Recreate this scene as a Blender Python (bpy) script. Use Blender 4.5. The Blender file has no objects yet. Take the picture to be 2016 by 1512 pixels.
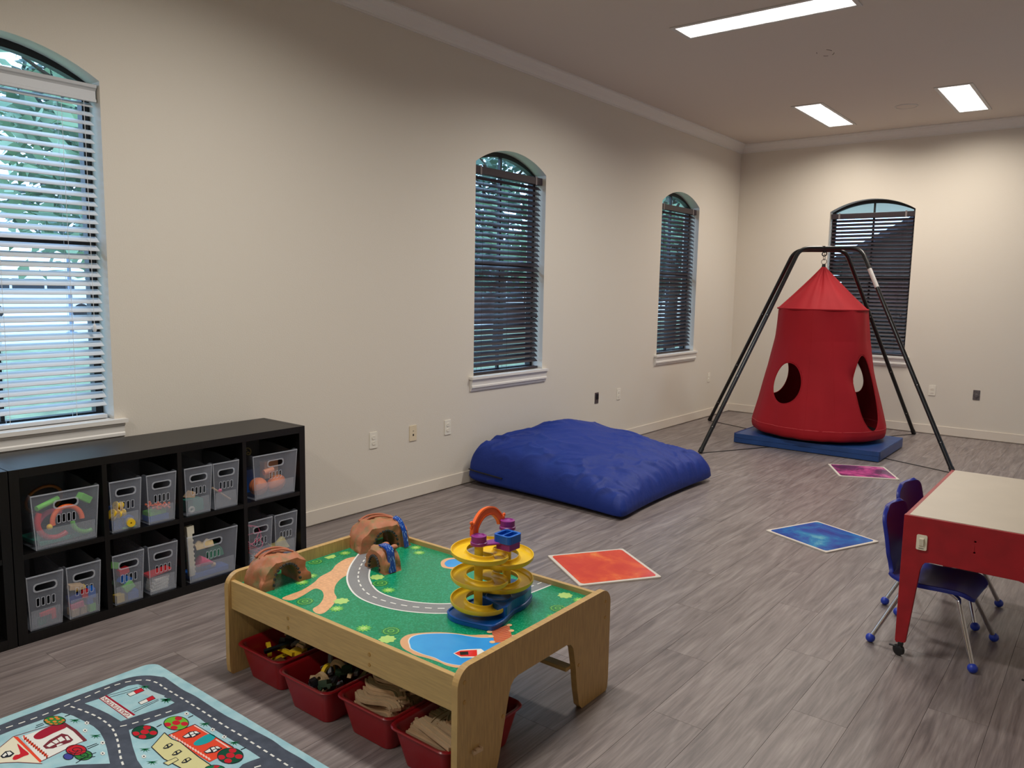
import bpy, bmesh, math, random
from math import radians, sin, cos, pi
from mathutils import Vector, Matrix, noise as mnoise
from mathutils.geometry import tessellate_polygon
random.seed(7)
SC = bpy.context.scene
COL = SC.collection

# ------------------------------------------------------------------ camera
FPX, YAW, PITCH, ROLL = 1541.47, 0.66427, 0.1215, 0.01757      # focal length in px of a 2016x1512 frame
CAM = Vector((4.0718, 0.0, 1.5623))
_f = Vector((-sin(YAW)*cos(PITCH), cos(YAW)*cos(PITCH), -sin(PITCH)))
_r0 = Vector((cos(YAW), sin(YAW), 0)); _u0 = _r0.cross(_f)
_r = cos(ROLL)*_r0 + sin(ROLL)*_u0; _u = -sin(ROLL)*_r0 + cos(ROLL)*_u0
cd = bpy.data.cameras.new('camera'); cam = bpy.data.objects.new('camera', cd); COL.objects.link(cam)
cam.matrix_world = Matrix(((_r.x, _u.x, -_f.x, CAM.x), (_r.y, _u.y, -_f.y, CAM.y), (_r.z, _u.z, -_f.z, CAM.z), (0, 0, 0, 1)))
cd.sensor_width = 36; cd.sensor_fit = 'HORIZONTAL'; cd.lens = FPX/2016*36; cd.clip_start = .05; cd.clip_end = 400
SC.camera = cam
def hit(px, py, ax=2, val=0.0):
    """point where the line of sight of a photo pixel meets the plane axis=val (floor, table top, wall)"""
    d = _f + (px-1008)/FPX*_r - (py-756)/FPX*_u
    return CAM + d*((val-CAM[ax])/d[ax])

# ------------------------------------------------------------------ colour helpers, world, exposure
def S(r, g, b):
    q = lambda c: (c/255/12.92) if c/255 <= .04045 else ((c/255+.055)/1.055)**2.4
    return (q(r), q(g), q(b), 1)
SC.view_settings.view_transform = 'Standard'; SC.view_settings.look = 'None'
SC.view_settings.gamma = 1; SC.view_settings.exposure = 0.0; SC.view_settings.use_curve_mapping = False
LAMP_W = 47.0          # watts of each ceiling troffer
w = bpy.data.worlds.new('sky'); SC.world = w; w.use_nodes = True
bg = w.node_tree.nodes['Background']; bg.inputs[0].default_value = (.50, .73, 1.0, 1); bg.inputs[1].default_value = 4.2   # bright overcast sky

# ------------------------------------------------------------------ materials
MATS = {}
def M(name, col, rough=.5, metal=0, noise=None, bump=None, spec=.5, coord='Object', emit=None, coat=0):
    """noise=(scale, (sx,sy,sz), amount 0..1, second colour or None)  bump=(scale, strength, (sx,sy,sz))"""
    if name in MATS: return MATS[name]
    m = bpy.data.materials.new(name); m.use_nodes = True; MATS[name] = m
    nt = m.node_tree; b = nt.nodes['Principled BSDF']; L = nt.links.new
    b.inputs['Base Color'].default_value = col; b.inputs['Roughness'].default_value = rough
    b.inputs['Metallic'].default_value = metal; b.inputs['Specular IOR Level'].default_value = spec
    b.inputs['Coat Weight'].default_value = coat
    m.diffuse_color = col
    if emit: b.inputs['Emission Color'].default_value = emit[0]; b.inputs['Emission Strength'].default_value = emit[1]
    if noise or bump:
        tc = nt.nodes.new('ShaderNodeTexCoord')
        def tex(scale, st, det=4):
            mp = nt.nodes.new('ShaderNodeMapping'); mp.inputs['Scale'].default_value = st; L(tc.outputs[coord], mp.inputs[0])
            n = nt.nodes.new('ShaderNodeTexNoise'); n.inputs['Scale'].default_value = scale; n.inputs['Detail'].default_value = det
            L(mp.outputs[0], n.inputs['Vector']); return n
    if noise:
        n = tex(noise[0], noise[1]); r = nt.nodes.new('ShaderNodeValToRGB'); L(n.outputs['Fac'], r.inputs[0])
        a = noise[2]; c2 = noise[3] if len(noise) > 3 and noise[3] else tuple(min(1, c*(1+a)) for c in col[:3])+(1,)
        c1 = col if len(noise) > 3 and noise[3] else tuple(c*(1-a) for c in col[:3])+(1,)
        lo, hi = noise[4] if len(noise) > 4 else (.32, .68)
        r.color_ramp.elements[0].position = lo; r.color_ramp.elements[1].position = hi
        r.color_ramp.elements[0].color = c1; r.color_ramp.elements[1].color = c2; L(r.outputs[0], b.inputs['Base Color'])
    if bump:
        n = tex(bump[0], bump[2] if len(bump) > 2 else (1, 1, 1), 3); bp = nt.nodes.new('ShaderNodeBump')
        bp.inputs['Strength'].default_value = bump[1]; bp.inputs['Distance'].default_value = bump[3] if len(bump) > 3 else .004
        L(n.outputs['Fac'], bp.inputs['Height']); L(bp.outputs[0], b.inputs['Normal'])
    return m
def clear_mat(name, col, fac, rough=.25):
    """thin see-through plastic or glass: part of the light passes straight through"""
    if name in MATS: return MATS[name]
    m = bpy.data.materials.new(name); m.use_nodes = True; MATS[name] = m; nt = m.node_tree
    b = nt.nodes['Principled BSDF']; b.inputs['Base Color'].default_value = col; b.inputs['Roughness'].default_value = rough
    t = nt.nodes.new('ShaderNodeBsdfTransparent'); mx = nt.nodes.new('ShaderNodeMixShader'); mx.inputs[0].default_value = fac
    nt.links.new(t.outputs[0], mx.inputs[1]); nt.links.new(b.outputs[0], mx.inputs[2])
    nt.links.new(mx.outputs[0], nt.nodes['Material Output'].inputs['Surface'])
    return m
def glass_mat():
    if 'window_glass' in MATS: return MATS['window_glass']
    m = bpy.data.materials.new('window_glass'); m.use_nodes = True; MATS['window_glass'] = m; nt = m.node_tree
    g = nt.nodes.new('ShaderNodeBsdfGlossy'); g.inputs['Roughness'].default_value = .02
    t = nt.nodes.new('ShaderNodeBsdfTransparent'); t.inputs[0].default_value = (.90, .95, 1.0, 1)
    mx = nt.nodes.new('ShaderNodeMixShader'); mx.inputs[0].default_value = .05
    nt.links.new(t.outputs[0], mx.inputs[1]); nt.links.new(g.outputs[0], mx.inputs[2])
    nt.links.new(mx.outputs[0], nt.nodes['Material Output'].inputs['Surface'])
    return m

# ------------------------------------------------------------------ mesh helpers
class MB:
    def __init__(s, M=None): s.v = []; s.f = []; s.M = M
    def add(s, vs, fs):
        o = len(s.v)
        for q in vs:
            q = Vector(q); s.v.append(tuple(s.M @ q if s.M else q))
        s.f += [[i+o for i in f] for f in fs]; return s
    def bx(s, x0, x1, y0, y1, z0, z1):
        return s.add([(x, y, z) for z in (z0, z1) for y in (y0, y1) for x in (x0, x1)],
                     [(0, 2, 3, 1), (4, 5, 7, 6), (0, 1, 5, 4), (2, 6, 7, 3), (0, 4, 6, 2), (1, 3, 7, 5)])
    def tube(s, pts, r, n=10, closed=False):
        pts = [Vector(q) for q in pts]; N = len(pts); rr = r if isinstance(r, (list, tuple)) else [r]*N
        T = []
        for i in range(N):
            a = pts[(i-1) % N] if (closed or i > 0) else pts[i]; b = pts[(i+1) % N] if (closed or i < N-1) else pts[i]
            T.append((b-a).normalized())
        up = Vector((0, 0, 1)) if abs(T[0].z) < .9 else Vector((1, 0, 0))
        X = (up-T[0]*up.dot(T[0])).normalized(); vs = []; fs = []
        for i in range(N):
            X = (X-T[i]*X.dot(T[i])).normalized(); Y = T[i].cross(X)
            vs += [pts[i]+rr[i]*(cos(2*pi*k/n)*X+sin(2*pi*k/n)*Y) for k in range(n)]
        for i in range(N if closed else N-1):
            j = (i+1) % N
            fs += [(i*n+k, i*n+(k+1) % n, j*n+(k+1) % n, j*n+k) for k in range(n)]
        if not closed: fs += [tuple(range(n))[::-1], tuple((N-1)*n+k for k in range(n))]
        return s.add(vs, fs)
    def lathe(s, prof, n=24, c=(0, 0, 0)):
        c = Vector(c); vs = []; fs = []; m = len(prof)
        for k in range(n):
            a = 2*pi*k/n; vs += [c+Vector((r*cos(a), r*sin(a), z)) for r, z in prof]
        for k in range(n):
            j = (k+1) % n
            fs += [(k*m+i, j*m+i, j*m+i+1, k*m+i+1) for i in range(m-1)]
        return s.add(vs, fs)
    def prism(s, poly, z0, z1, holes=(), P=None):
        """outline (2-D) extruded from z0 to z1; P maps (a,b,h) to xyz"""
        P = P or (lambda a, b, h: (a, b, h)); rings = [list(poly)]+[list(h) for h in holes]; flat = [q for r in rings for q in r]
        tri = tessellate_polygon([[Vector((a, b, 0)) for a, b in r] for r in rings]); n = len(flat)
        vs = [P(a, b, z0) for a, b in flat]+[P(a, b, z1) for a, b in flat]
        fs = [tuple(t)[::-1] for t in tri]+[tuple(i+n for i in t) for t in tri]; o = 0
        for r in rings:
            k = len(r); fs += [(o+i, o+(i+1) % k, o+(i+1) % k+n, o+i+n) for i in range(k)]; o += k
        return s.add(vs, fs)
    def flat(s, pts):
        """flat print: polygon of 3-D points"""
        t = tessellate_polygon([[Vector(q) for q in pts]])
        return s.add(pts, [tuple(q) for q in t])
    def ball(s, c, r, n=12, m=8):
        rx, ry, rz = r if isinstance(r, (tuple, list)) else (r, r, r); c = Vector(c)
        vs = [c+Vector((0, 0, -rz))]
        for i in range(1, m):
            a = -pi/2+pi*i/m; vs += [c+Vector((rx*cos(a)*cos(2*pi*k/n), ry*cos(a)*sin(2*pi*k/n), rz*sin(a))) for k in range(n)]
        vs.append(c+Vector((0, 0, rz))); fs = []
        for k in range(n):
            fs.append((0, 1+(k+1) % n, 1+k)); e = 1+(m-2)*n; fs.append((e+k, e+(k+1) % n, len(vs)-1))
            for i in range(m-2): fs.append((1+i*n+k, 1+i*n+(k+1) % n, 1+(i+1)*n+(k+1) % n, 1+(i+1)*n+k))
        return s.add(vs, fs)
    def sweep(s, prof, pts, up=(0, 0, 1)):
        """2-D outline (side, up) carried along a path, ends closed"""
        pts = [Vector(q) for q in pts]; up = Vector(up); N = len(pts); k = len(prof); vs = []
        for i in range(N):
            t = (pts[min(i+1, N-1)]-pts[max(i-1, 0)]).normalized(); sd = t.cross(up).normalized(); u2 = sd.cross(t)
            vs += [pts[i]+sd*a+u2*b for a, b in prof]
        fs = [(i*k+j, i*k+(j+1) % k, (i+1)*k+(j+1) % k, (i+1)*k+j) for i in range(N-1) for j in range(k)]
        tri = tessellate_polygon([[Vector((a, b, 0)) for a, b in prof]])
        fs += [tuple(t) for t in tri]+[tuple(i+(N-1)*k for i in t)[::-1] for t in tri]
        return s.add(vs, fs)
    def grid(s, nu, nv, fn, closeu=False):
        vs = [fn(i, j) for i in range(nu) for j in range(nv)]
        fs = [(i*nv+j, ((i+1) % nu)*nv+j, ((i+1) % nu)*nv+j+1, i*nv+j+1) for i in range(nu if closeu else nu-1) for j in range(nv-1)]
        return s.add(vs, fs)
def mesh(name, mb, mat, smooth=False, recalc=True, angle=38):
    me = bpy.data.meshes.new(name); me.from_pydata(mb.v, [], mb.f); me.update()
    if recalc:
        b = bmesh.new(); b.from_mesh(me); bmesh.ops.recalc_face_normals(b, faces=b.faces); b.to_mesh(me); b.free()
    if mat: me.materials.append(mat)
    if smooth:
        for q in me.polygons: q.use_smooth = True
        me.set_sharp_from_angle(angle=radians(angle))
    return me
def obj(name, mb, mat, parent=None, smooth=False, bevel=0, loc=None, rot=None, recalc=True, seg=2, angle=38, label=None):
    me = mb if isinstance(mb, bpy.types.Mesh) else mesh(name, mb, mat, smooth, recalc, angle)
    o = bpy.data.objects.new(name, me); COL.objects.link(o)
    if parent: o.parent = parent
    if loc is not None: o.location = loc
    if rot is not None: o.rotation_euler = rot
    if bevel:
        m = o.modifiers.new('edge', 'BEVEL'); m.width = bevel; m.segments = seg; m.limit_method = 'ANGLE'; m.angle_limit = radians(40)
    if label: o['label'] = label
    return o
def tag(o, label, cat, group=None):
    o['label'] = label; o['category'] = cat
    if group: o['group'] = group
    return o
def thing(name, label, cat, loc=(0, 0, 0), rot=(0, 0, 0), group=None):
    o = bpy.data.objects.new(name, None); COL.objects.link(o); o.location = loc
    o.rotation_euler = rot if isinstance(rot, tuple) else (0, 0, rot); o.empty_display_size = .05
    return tag(o, label, cat, group)
def struct(o, label=None):
    o['kind'] = 'structure'
    if label: o['label'] = label
    return o
def sname(name, loc=(0, 0, 0), rz=0, label=None):
    o = bpy.data.objects.new(name, None); COL.objects.link(o); o.location = loc; o.rotation_euler = (0, 0, rz); o.empty_display_size = .05
    return struct(o, label)
def copy_tree(o, parent=None):
    c = o.copy(); COL.objects.link(c); c.parent = parent
    for ch in o.children: copy_tree(ch, c)
    return c
def rrect(x0, x1, y0, y1, r, n=5):
    P = []
    for cx, cy, a in ((x1-r, y1-r, 0), (x0+r, y1-r, 90), (x0+r, y0+r, 180), (x1-r, y0+r, 270)):
        P += [(cx+r*cos(radians(a+90*k/n)), cy+r*sin(radians(a+90*k/n))) for k in range(n+1)]
    return P
def spline(pts, n=8, closed=False):
    P = [Vector(q) for q in pts]; N = len(P); out = []
    for i in range(N if closed else N-1):
        g = lambda k: P[k % N] if closed else P[max(0, min(N-1, k))]
        a, b, c, d = g(i-1), g(i), g(i+1), g(i+2)
        for k in range(n):
            t = k/n; out.append(.5*((2*b)+(c-a)*t+(2*a-5*b+4*c-d)*t*t+(3*b-a-3*c+d)*t**3))
    if not closed: out.append(P[-1])
    return out

# ------------------------------------------------------------------ palette
white_trim = M('white_trim_paint', S(226, 222, 216), .45)
wall_paint = M('warm_white_wall_paint', S(219, 211, 198), .85, bump=(130, .35, (1, 1, 1), .002), spec=.25)
ceil_paint = M('ceiling_paint', S(214, 204, 194), .9, bump=(90, .25, (1, 1, 1), .002), spec=.2)
bronze = M('dark_bronze_frame', S(22, 22, 26), .45)
blind_dark = M('espresso_blind', S(46, 36, 42), .40, noise=(30, (8, 1, 1), .2))
blind_white = M('white_blind', S(208, 210, 213), .4)
black_lam = M('black_brown_laminate', S(13, 12, 13), .38, noise=(14, (1, 14, 1), .35), spec=.4)
maple = M('light_maple', S(192, 156, 98), .42, noise=(9, (1.5, 1.5, 16), .16), bump=(60, .08, (1, 1, 12)))
maple_y = M('light_maple_panel', S(188, 152, 96), .42, noise=(9, (1.5, 16, 1.5), .14))
maple_x = M('light_maple_rail', S(190, 156, 100), .42, noise=(12, (1, 14, 14), .10))
track_wood = M('pale_beech', S(202, 170, 134), .55, noise=(18, (6, 1, 1), .07))
red_bin = M('red_plastic_bin', S(142, 14, 24), .32)
clear_bin = clear_mat('frosted_clear_plastic', S(196, 202, 218), .40)
clear_edge = clear_mat('frosted_clear_rim', S(225, 230, 240), .62)
chrome = M('chrome', S(205, 205, 208), .12, 1)
black_metal = M('black_powder_coat', S(14, 14, 16), .3)
black_plastic = M('black_plastic', S(18, 18, 19), .45)
def plast(name, r, g, b, rough=.35): return M(name, S(r, g, b), rough)
P_RED = plast('red_plastic', 214, 30, 36); P_ORANGE = plast('orange_plastic', 240, 104, 40); P_GREEN = plast('green_plastic', 110, 200, 70)
P_YEL = plast('yellow_plastic', 236, 196, 40); P_BLUE = plast('blue_plastic', 20, 96, 190); P_PURPLE = plast('purple_plastic', 136, 44, 128)
P_TEAL = plast('teal_plastic', 40, 140, 120); P_PINK = plast('pink_plastic', 232, 90, 130); P_WHITE = plast('white_plastic', 232, 230, 222)
P_TAN = M('tan_wood', S(205, 172, 130), .6, noise=(20, (1, 8, 1), .12)); P_DKGREEN = plast('dark_green_plastic', 42, 62, 44)
P_GREY = plast('grey_plastic', 120, 120, 124); P_DARK = plast('dark_plastic', 30, 30, 34)

# ================================================================== ROOM
YB, ZC, XR, YR = 9.862, 3.42, 5.6, -2.6       # back wall, ceiling, right wall, wall behind the camera
WZ0, WZS, WZA, WW = .85, 2.535, 2.668, .93    # window opening: sill, spring line, apex, width
def arch(c, w=WW, z0=WZ0, zs=WZS, za=WZA, n=18):
    h = za-zs; R = (w*w/4+h*h)/(2*h); a0 = math.asin(w/2/R)
    return [(c-w/2, z0), (c+w/2, z0)]+[(c+R*sin(a0-2*a0*k/n), za-R+R*cos(a0-2*a0*k/n)) for k in range(n+1)]
WALL_T = .20
def wall(name, u0, u1, z1, windows, P, label):
    m = MB(); outer = [(u0, 0), (u1, 0), (u1, z1), (u0, z1)]
    m.prism(outer, 0, WALL_T, [arch(c)[::-1] for c in windows], P=P)
    return struct(obj(name, m, wall_paint), label)
wl = wall('wall_left', YR-.2, YB+.2, ZC+.1, [1.41, 5.165, 8.245], lambda a, b, h: (-h, a, b), 'long warm white wall with three arched windows')
wb = wall('wall_back', 0, XR, ZC+.1, [1.61], lambda a, b, h: (a, YB+h, b), 'warm white end wall with one arched window')
wr = wall('wall_right', YR-.2, YB+.2, ZC+.1, [7.6], lambda a, b, h: (XR+h, a, b), 'warm white side wall')
struct(obj('wall_front', MB().bx(0, XR, YR-.2, YR, 0, ZC+.1), wall_paint), 'warm white wall at the near end of the room')
cl = struct(obj('ceiling', MB().bx(-.2, XR+.2, YR-.2, YB+.2, ZC, ZC+.15), ceil_paint), 'flat off-white painted ceiling')
# old ring mark left on the ceiling by a removed fitting
mk = MB(); c = hit(1625, 104, 2, ZC)
for a0, a1 in ((20, 60), (95, 130), (190, 215), (300, 340)):
    mk.tube([(c.x+.06*cos(radians(a)), c.y+.09*sin(radians(a)), ZC-.0005) for a in range(a0, a1+1, 8)], .0022, 5)
obj('scuff_ring', mk, M('scuff', S(78, 68, 64), .9), cl)

# floor: grey-brown vinyl planks laid along the room, each one a piece
fl = struct(obj('floor', MB().bx(-.2, XR+.2, YR-.2, YB+.2, -.06, -.004), M('floor_joint', S(48, 42, 40), .8)), 'grey-brown wood-look vinyl plank floor')
def plank_mat():
    m = bpy.data.materials.new('grey_oak_plank'); m.use_nodes = True; nt = m.node_tree; L = nt.links.new; b = nt.nodes['Principled BSDF']
    tc = nt.nodes.new('ShaderNodeTexCoord'); oi = nt.nodes.new('ShaderNodeObjectInfo'); ad = nt.nodes.new('ShaderNodeVectorMath'); ad.operation = 'ADD'
    sc = nt.nodes.new('ShaderNodeVectorMath'); sc.operation = 'SCALE'; sc.inputs[3].default_value = 37
    cb = nt.nodes.new('ShaderNodeCombineXYZ')
    for k in range(3): L(oi.outputs['Random'], cb.inputs[k])
    L(cb.outputs[0], sc.inputs[0]); L(tc.outputs['Object'], ad.inputs[0]); L(sc.outputs[0], ad.inputs[1])
    def nz(scale, st, det, dist):
        mp = nt.nodes.new('ShaderNodeMapping'); mp.inputs['Scale'].default_value = st; L(ad.outputs[0], mp.inputs[0])
        n = nt.nodes.new('ShaderNodeTexNoise'); n.inputs['Scale'].default_value = scale; n.inputs['Detail'].default_value = det
        n.inputs['Distortion'].default_value = dist; L(mp.outputs[0], n.inputs['Vector']); return n
    n1 = nz(7, (3.2, .30, 1), 6, 1.2); n2 = nz(38, (3.5, .16, 1), 4, .4)
    r1 = nt.nodes.new('ShaderNodeValToRGB'); L(n1.outputs['Fac'], r1.inputs[0])
    e = r1.color_ramp.elements; e[0].position = .30; e[0].color = S(108, 98, 96); e[1].position = .72; e[1].color = S(150, 140, 136)
    k = e.new(.5); k.color = S(130, 119, 116)
    r2 = nt.nodes.new('ShaderNodeValToRGB'); L(n2.outputs['Fac'], r2.inputs[0])
    r2.color_ramp.elements[0].position = .34; r2.color_ramp.elements[0].color = (.80, .80, .80, 1); r2.color_ramp.elements[1].position = .62; r2.color_ramp.elements[1].color = (1.06, 1.06, 1.06, 1)
    mu = nt.nodes.new('ShaderNodeMix'); mu.data_type = 'RGBA'; mu.blend_type = 'MULTIPLY'; mu.inputs[0].default_value = 1
    L(r1.outputs[0], mu.inputs[6]); L(r2.outputs[0], mu.inputs[7])
    hs = nt.nodes.new('ShaderNodeHueSaturation'); mr = nt.nodes.new('ShaderNodeMapRange'); L(oi.outputs['Random'], mr.inputs[0])
    mr.inputs[3].default_value = .94; mr.inputs[4].default_value = 1.05; L(mr.outputs[0], hs.inputs['Value']); L(mu.outputs[2], hs.inputs['Color'])
    L(hs.outputs[0], b.inputs['Base Color']); b.inputs['Roughness'].default_value = .40
    bp = nt.nodes.new('ShaderNodeBump'); bp.inputs['Strength'].default_value = .12; bp.inputs['Distance'].default_value = .002
    L(n2.outputs['Fac'], bp.inputs['Height']); L(bp.outputs[0], b.inputs['Normal'])
    return m
pm = plank_mat(); PW, PL = .20, 1.34; cache = {}
nx = int(math.ceil((XR)/PW))
for i in range(nx):
    x0 = i*PW; x1 = min(x0+PW, XR); off = ((i*.37) % 1)*PL; y = YR-off
    while y < YB:
        a, b_ = max(y, YR), min(y+PL, YB)
        if b_-a > .02:
            key = (round(b_-a, 3), round(x1-x0, 3))
            if key not in cache: cache[key] = mesh('plank', MB().bx(0, key[1]-.0012, 0, key[0]-.0012, -.005, 0), pm)
            obj('plank', cache[key], None, fl, loc=(x0, a, 0))
        y += PL

# baseboards: flat boards in wall colour, an open gap beneath
base_paint = M('baseboard_paint', S(222, 212, 198), .6, spec=.3)
def baseboard(name, x0, x1, y0, y1, lbl):
    o = struct(obj(name, MB().bx(x0, x1, y0, y1, .009, .103), base_paint, bevel=.002), lbl)
    return o
bl = baseboard('baseboard_left', 0.0, .012, YR, YB, 'flat baseboard along the long window wall')
baseboard('baseboard_back', .012, XR-.012, YB-.012, YB, 'flat baseboard along the end wall')
for y_, in ((3.40,), (3.98,), (4.30,)):
    obj('nail_pop', MB(Matrix.Translation((.0122, y_, .055)) @ Matrix.Rotation(pi/2, 4, 'Y')).lathe([(0, .0005), (.004, .0006), (.007, 0)], 10), base_paint, bl)
# crown moulding
CP = [(0, 0), (.012, 0), (.012, -.012), (.02, -.02), (.035, -.034), (.06, -.055), (.075, -.062), (.075, -.085), (.09, -.085), (.09, -.097), (0, -.11)]
def crown(name, pts, lbl):
    # profile: side = out from wall, up = down from ceiling
    m = MB(); k = len(CP)
    prof = [(0, 0), (.088, 0), (.088, -.012), (.076, -.016), (.070, -.030), (.052, -.050), (.034, -.064), (.022, -.078), (.016, -.092), (.010, -.094), (.010, -.106), (0, -.106)]
    m.sweep(prof, pts); return struct(obj(name, m, white_trim, smooth=False), lbl)
crown('trim_1', [(0, YR, ZC), (0, YB, ZC)], 'white crown moulding above the long window wall')
crown('trim_2', [(0, YB, ZC), (XR, YB, ZC)], 'white crown moulding above the end wall')

# ---------------------------------------------------------------- windows (local: x right, y outward, z up)
def frame_profile(w, n=18, inset=0.0):
    return arch(0, w-2*inset, WZ0+inset, WZS, WZA-inset, n)
def window(n, loc, rz, label, sill=True):
    W = sname('window_%d' % n, loc, rz, label)
    D0, D1 = .115, .165
    outer = frame_profile(WW-.004); inner = frame_profile(WW, inset=.038)
    obj('frame', MB().prism(outer, D0, D1, [inner[::-1]], P=lambda a, b, h: (a, h, b)), bronze, W)
    obj('meeting_rail', MB().bx(-WW/2+.036, WW/2-.036, D0-.008, D1-.01, 1.722, 1.768), bronze, W, bevel=.002)
    up = [q for q in frame_profile(WW, inset=.036)]
    top = [(-WW/2+.036, 1.767)]+[(WW/2-.036, 1.767)]+up[2:]
    obj('muntin', MB().bx(-.009, .009, D0+.012, D1-.012, 1.765, WZA-.037), bronze, W)
    obj('muntin', MB().bx(-.009, .009, D0+.012, D1-.012, WZ0+.036, 1.724), bronze, W)
    obj('pane', MB().prism(top, D0+.022, D0+.026, P=lambda a, b, h: (a, h, b)), glass_mat(), W)
    obj('pane', MB().bx(-WW/2+.036, WW/2-.036, D0+.022, D0+.026, WZ0+.036, 1.723), glass_mat(), W)
    if sill:
        s = obj('sill', MB().bx(-WW/2-.055, WW/2+.055, -.038, 0, WZ0-.012, WZ0+.008).bx(-WW/2+.001, WW/2-.001, -.002, .116, WZ0-.012, WZ0+.008), white_trim, W)
        ap = [(0, WZ0-.012), (-.030, WZ0-.012), (-.030, WZ0-.022), (-.022, WZ0-.030), (-.020, WZ0-.060), (-.026, WZ0-.066), (-.026, WZ0-.080), (-.016, WZ0-.084), (-.016, WZ0-.094), (-.010, WZ0-.108), (0, WZ0-.108)]
        obj('apron', MB().prism(ap, -WW/2-.042, WW/2+.042, P=lambda a, b, h: (h, a, b)), white_trim, s)
    return W
window(1, (0, 1.41, 0), pi/2, 'arched window with a dark frame above the black shelf')
window(2, (0, 5.165, 0), pi/2, 'arched window with a dark frame above the blue crash pad')
window(3, (0, 8.245, 0), pi/2, 'arched window with a dark frame beside the room corner')
window(4, (1.61, YB, 0), 0, 'arched window with a dark frame behind the red hanging pod')
window(5, (XR, 7.6, 0), -pi/2, 'arched window with a dark frame in the side wall')

# ---------------------------------------------------------------- venetian blinds
def slat_mesh(mat, w):
    m = MB(); n = 6; prof = []
    for k in range(n+1):
        t = -1+2*k/n; prof.append((t*.0255, .0022*(1-t*t)+.0014))
    for k in range(n, -1, -1):
        t = -1+2*k/n; prof.append((t*.0255, .0022*(1-t*t)-.0014))
    m.prism(prof, -w/2, w/2, P=lambda a, b, h: (h, a, b)); return mesh('slat', m, mat, True, angle=50)
def blind(label, loc, rz, mat, tilt, white=False, pull=.30, cords=(-.33, 0.0, .33)):
    B = thing('venetian_blind', label, 'blind', loc, rz, 'window blinds')
    w = WW-.03; y = .062
    if white:
        prof = [(-.012, 0), (-.034, 0), (-.034, .012), (-.028, .016), (-.028, .052), (-.034, .060), (-.042, .066), (-.046, .080), (-.012, .080)]
        obj('valance', MB().prism([(a+y-.004, b) for a, b in prof], -w/2-.008, w/2+.008, P=lambda a, b, h: (h, a, 2.437+b)), mat, B)
        obj('headrail', MB().bx(-w/2, w/2, y-.014, y+.03, 2.452, 2.50), mat, B)
    else:
        obj('headrail', MB().bx(-w/2-.006, w/2+.006, y-.03, y+.028, 2.452, 2.512), mat, B, bevel=.003)
        for sx in (-1, 1): obj('bracket', MB().bx(sx*(w/2-.085)-.010, sx*(w/2-.085)+.010, y-.033, y-.028, 2.447, 2.519), M('clear_bracket', S(120, 112, 112), .3), B)
    me = slat_mesh(mat, w); z = 2.425; zb = WZ0+.05; rng = random.Random(int(loc[1]*10))
    while z > zb:
        obj('slat', me, None, B, loc=(0, y, z), rot=(radians(tilt)+rng.uniform(-.03, .03), rng.uniform(-.0015, .0015), 0)); z -= .0437
    obj('bottom_rail', MB().bx(-w/2, w/2, y-.026, y+.026, WZ0+.012, WZ0+.032), mat, B, bevel=.004)
    cm = M('ladder_cord_white', S(222, 222, 222), .7) if white else M('ladder_cord_dark', S(60, 50, 54), .7)
    for cx in cords:
        for dy in (-.0245, .0245): obj('ladder_cord', MB().tube([(cx, y+dy, 2.455), (cx, y+dy, WZ0+.03)], .0011, 5), cm, B)
    c = obj('pull_cord', MB().tube([(pull, y-.034, 2.45), (pull, y-.036, 1.345)], .0014, 6), cm, B)
    obj('tassel', MB().lathe([(.002, .02), (.008, .012), (.010, -.012), (.006, -.022), (0, -.022)], 12, (pull, y-.036, 1.33)), cm, c, smooth=True)
    return B
blind('white slatted blind with moulded valance in the window above the black shelf', (0, 1.41, 0), pi/2, blind_white, 31, True, .40, (-.30, .0, .30))
blind('dark brown slatted blind in the window above the blue crash pad', (0, 5.165, 0), pi/2, blind_dark, 41, pull=.395)
blind('dark brown slatted blind in the window beside the room corner', (0, 8.245, 0), pi/2, blind_dark, 42, pull=.395)
blind('dark brown slatted blind in the window behind the red hanging pod', (1.61, YB, 0), 0, blind_dark, 39, pull=.39)

# ---------------------------------------------------------------- wall plates
plate_w = M('white_plate', S(232, 226, 212), .35); plate_i = M('ivory_plate', S(224, 208, 178), .35)
slotm = M('outlet_slot', S(40, 36, 34), .6); steel = M('steel_box', S(120, 116, 118), .35, .7, noise=(60, (1, 1, 1), .3))
def plate_body(parent, mat, w=.070, h=.114):
    return obj('cover_plate', MB().prism(rrect(-w/2, w/2, -h/2, h/2, .004), -.006, 0, P=lambda a, b, q: (a, q, b)), mat, parent, bevel=.002)
def outlet(label, loc, rz):
    T = thing('power_outlet', label, 'outlet', loc, rz, 'wall outlets'); plate_body(T, plate_w)
    for s in (-1, 1):
        r = obj('receptacle', MB().prism([(.0165*cos(a*pi/10), s*.0195+max(-.0135, min(.0135, .0165*sin(a*pi/10)))) for a in range(20)], -.0095, -.0055, [[(x0, s*.0195+z0), (x0, s*.0195+.008), (x0+.0025, s*.0195+.008), (x0+.0025, s*.0195+z0)] for x0, z0 in ((-.0075, -.001), (.005, 0))], P=lambda a, b, q: (a, q, b)), plate_w, T)
    return T
outlet('white power outlet between the black shelf and the ivory data plate', (0, 3.64, .494), pi/2)
outlet('white power outlet between the ivory data plate and the blue crash pad', (0, 4.40, .487), pi/2)
outlet('white power outlet on the long wall beside the uncovered steel box', (0, 6.985, .50), pi/2)
outlet('white power outlet on the long wall nearest the room corner', (0, 9.19, .50), pi/2)
outlet('white power outlet on the end wall behind the black swing frame', (2.392, YB, .50), 0)
T = thing('data_jack', 'ivory wall plate with one small square data socket', 'wall plate', (0, 4.025, .492), pi/2)
plate_body(T, plate_i)
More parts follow.
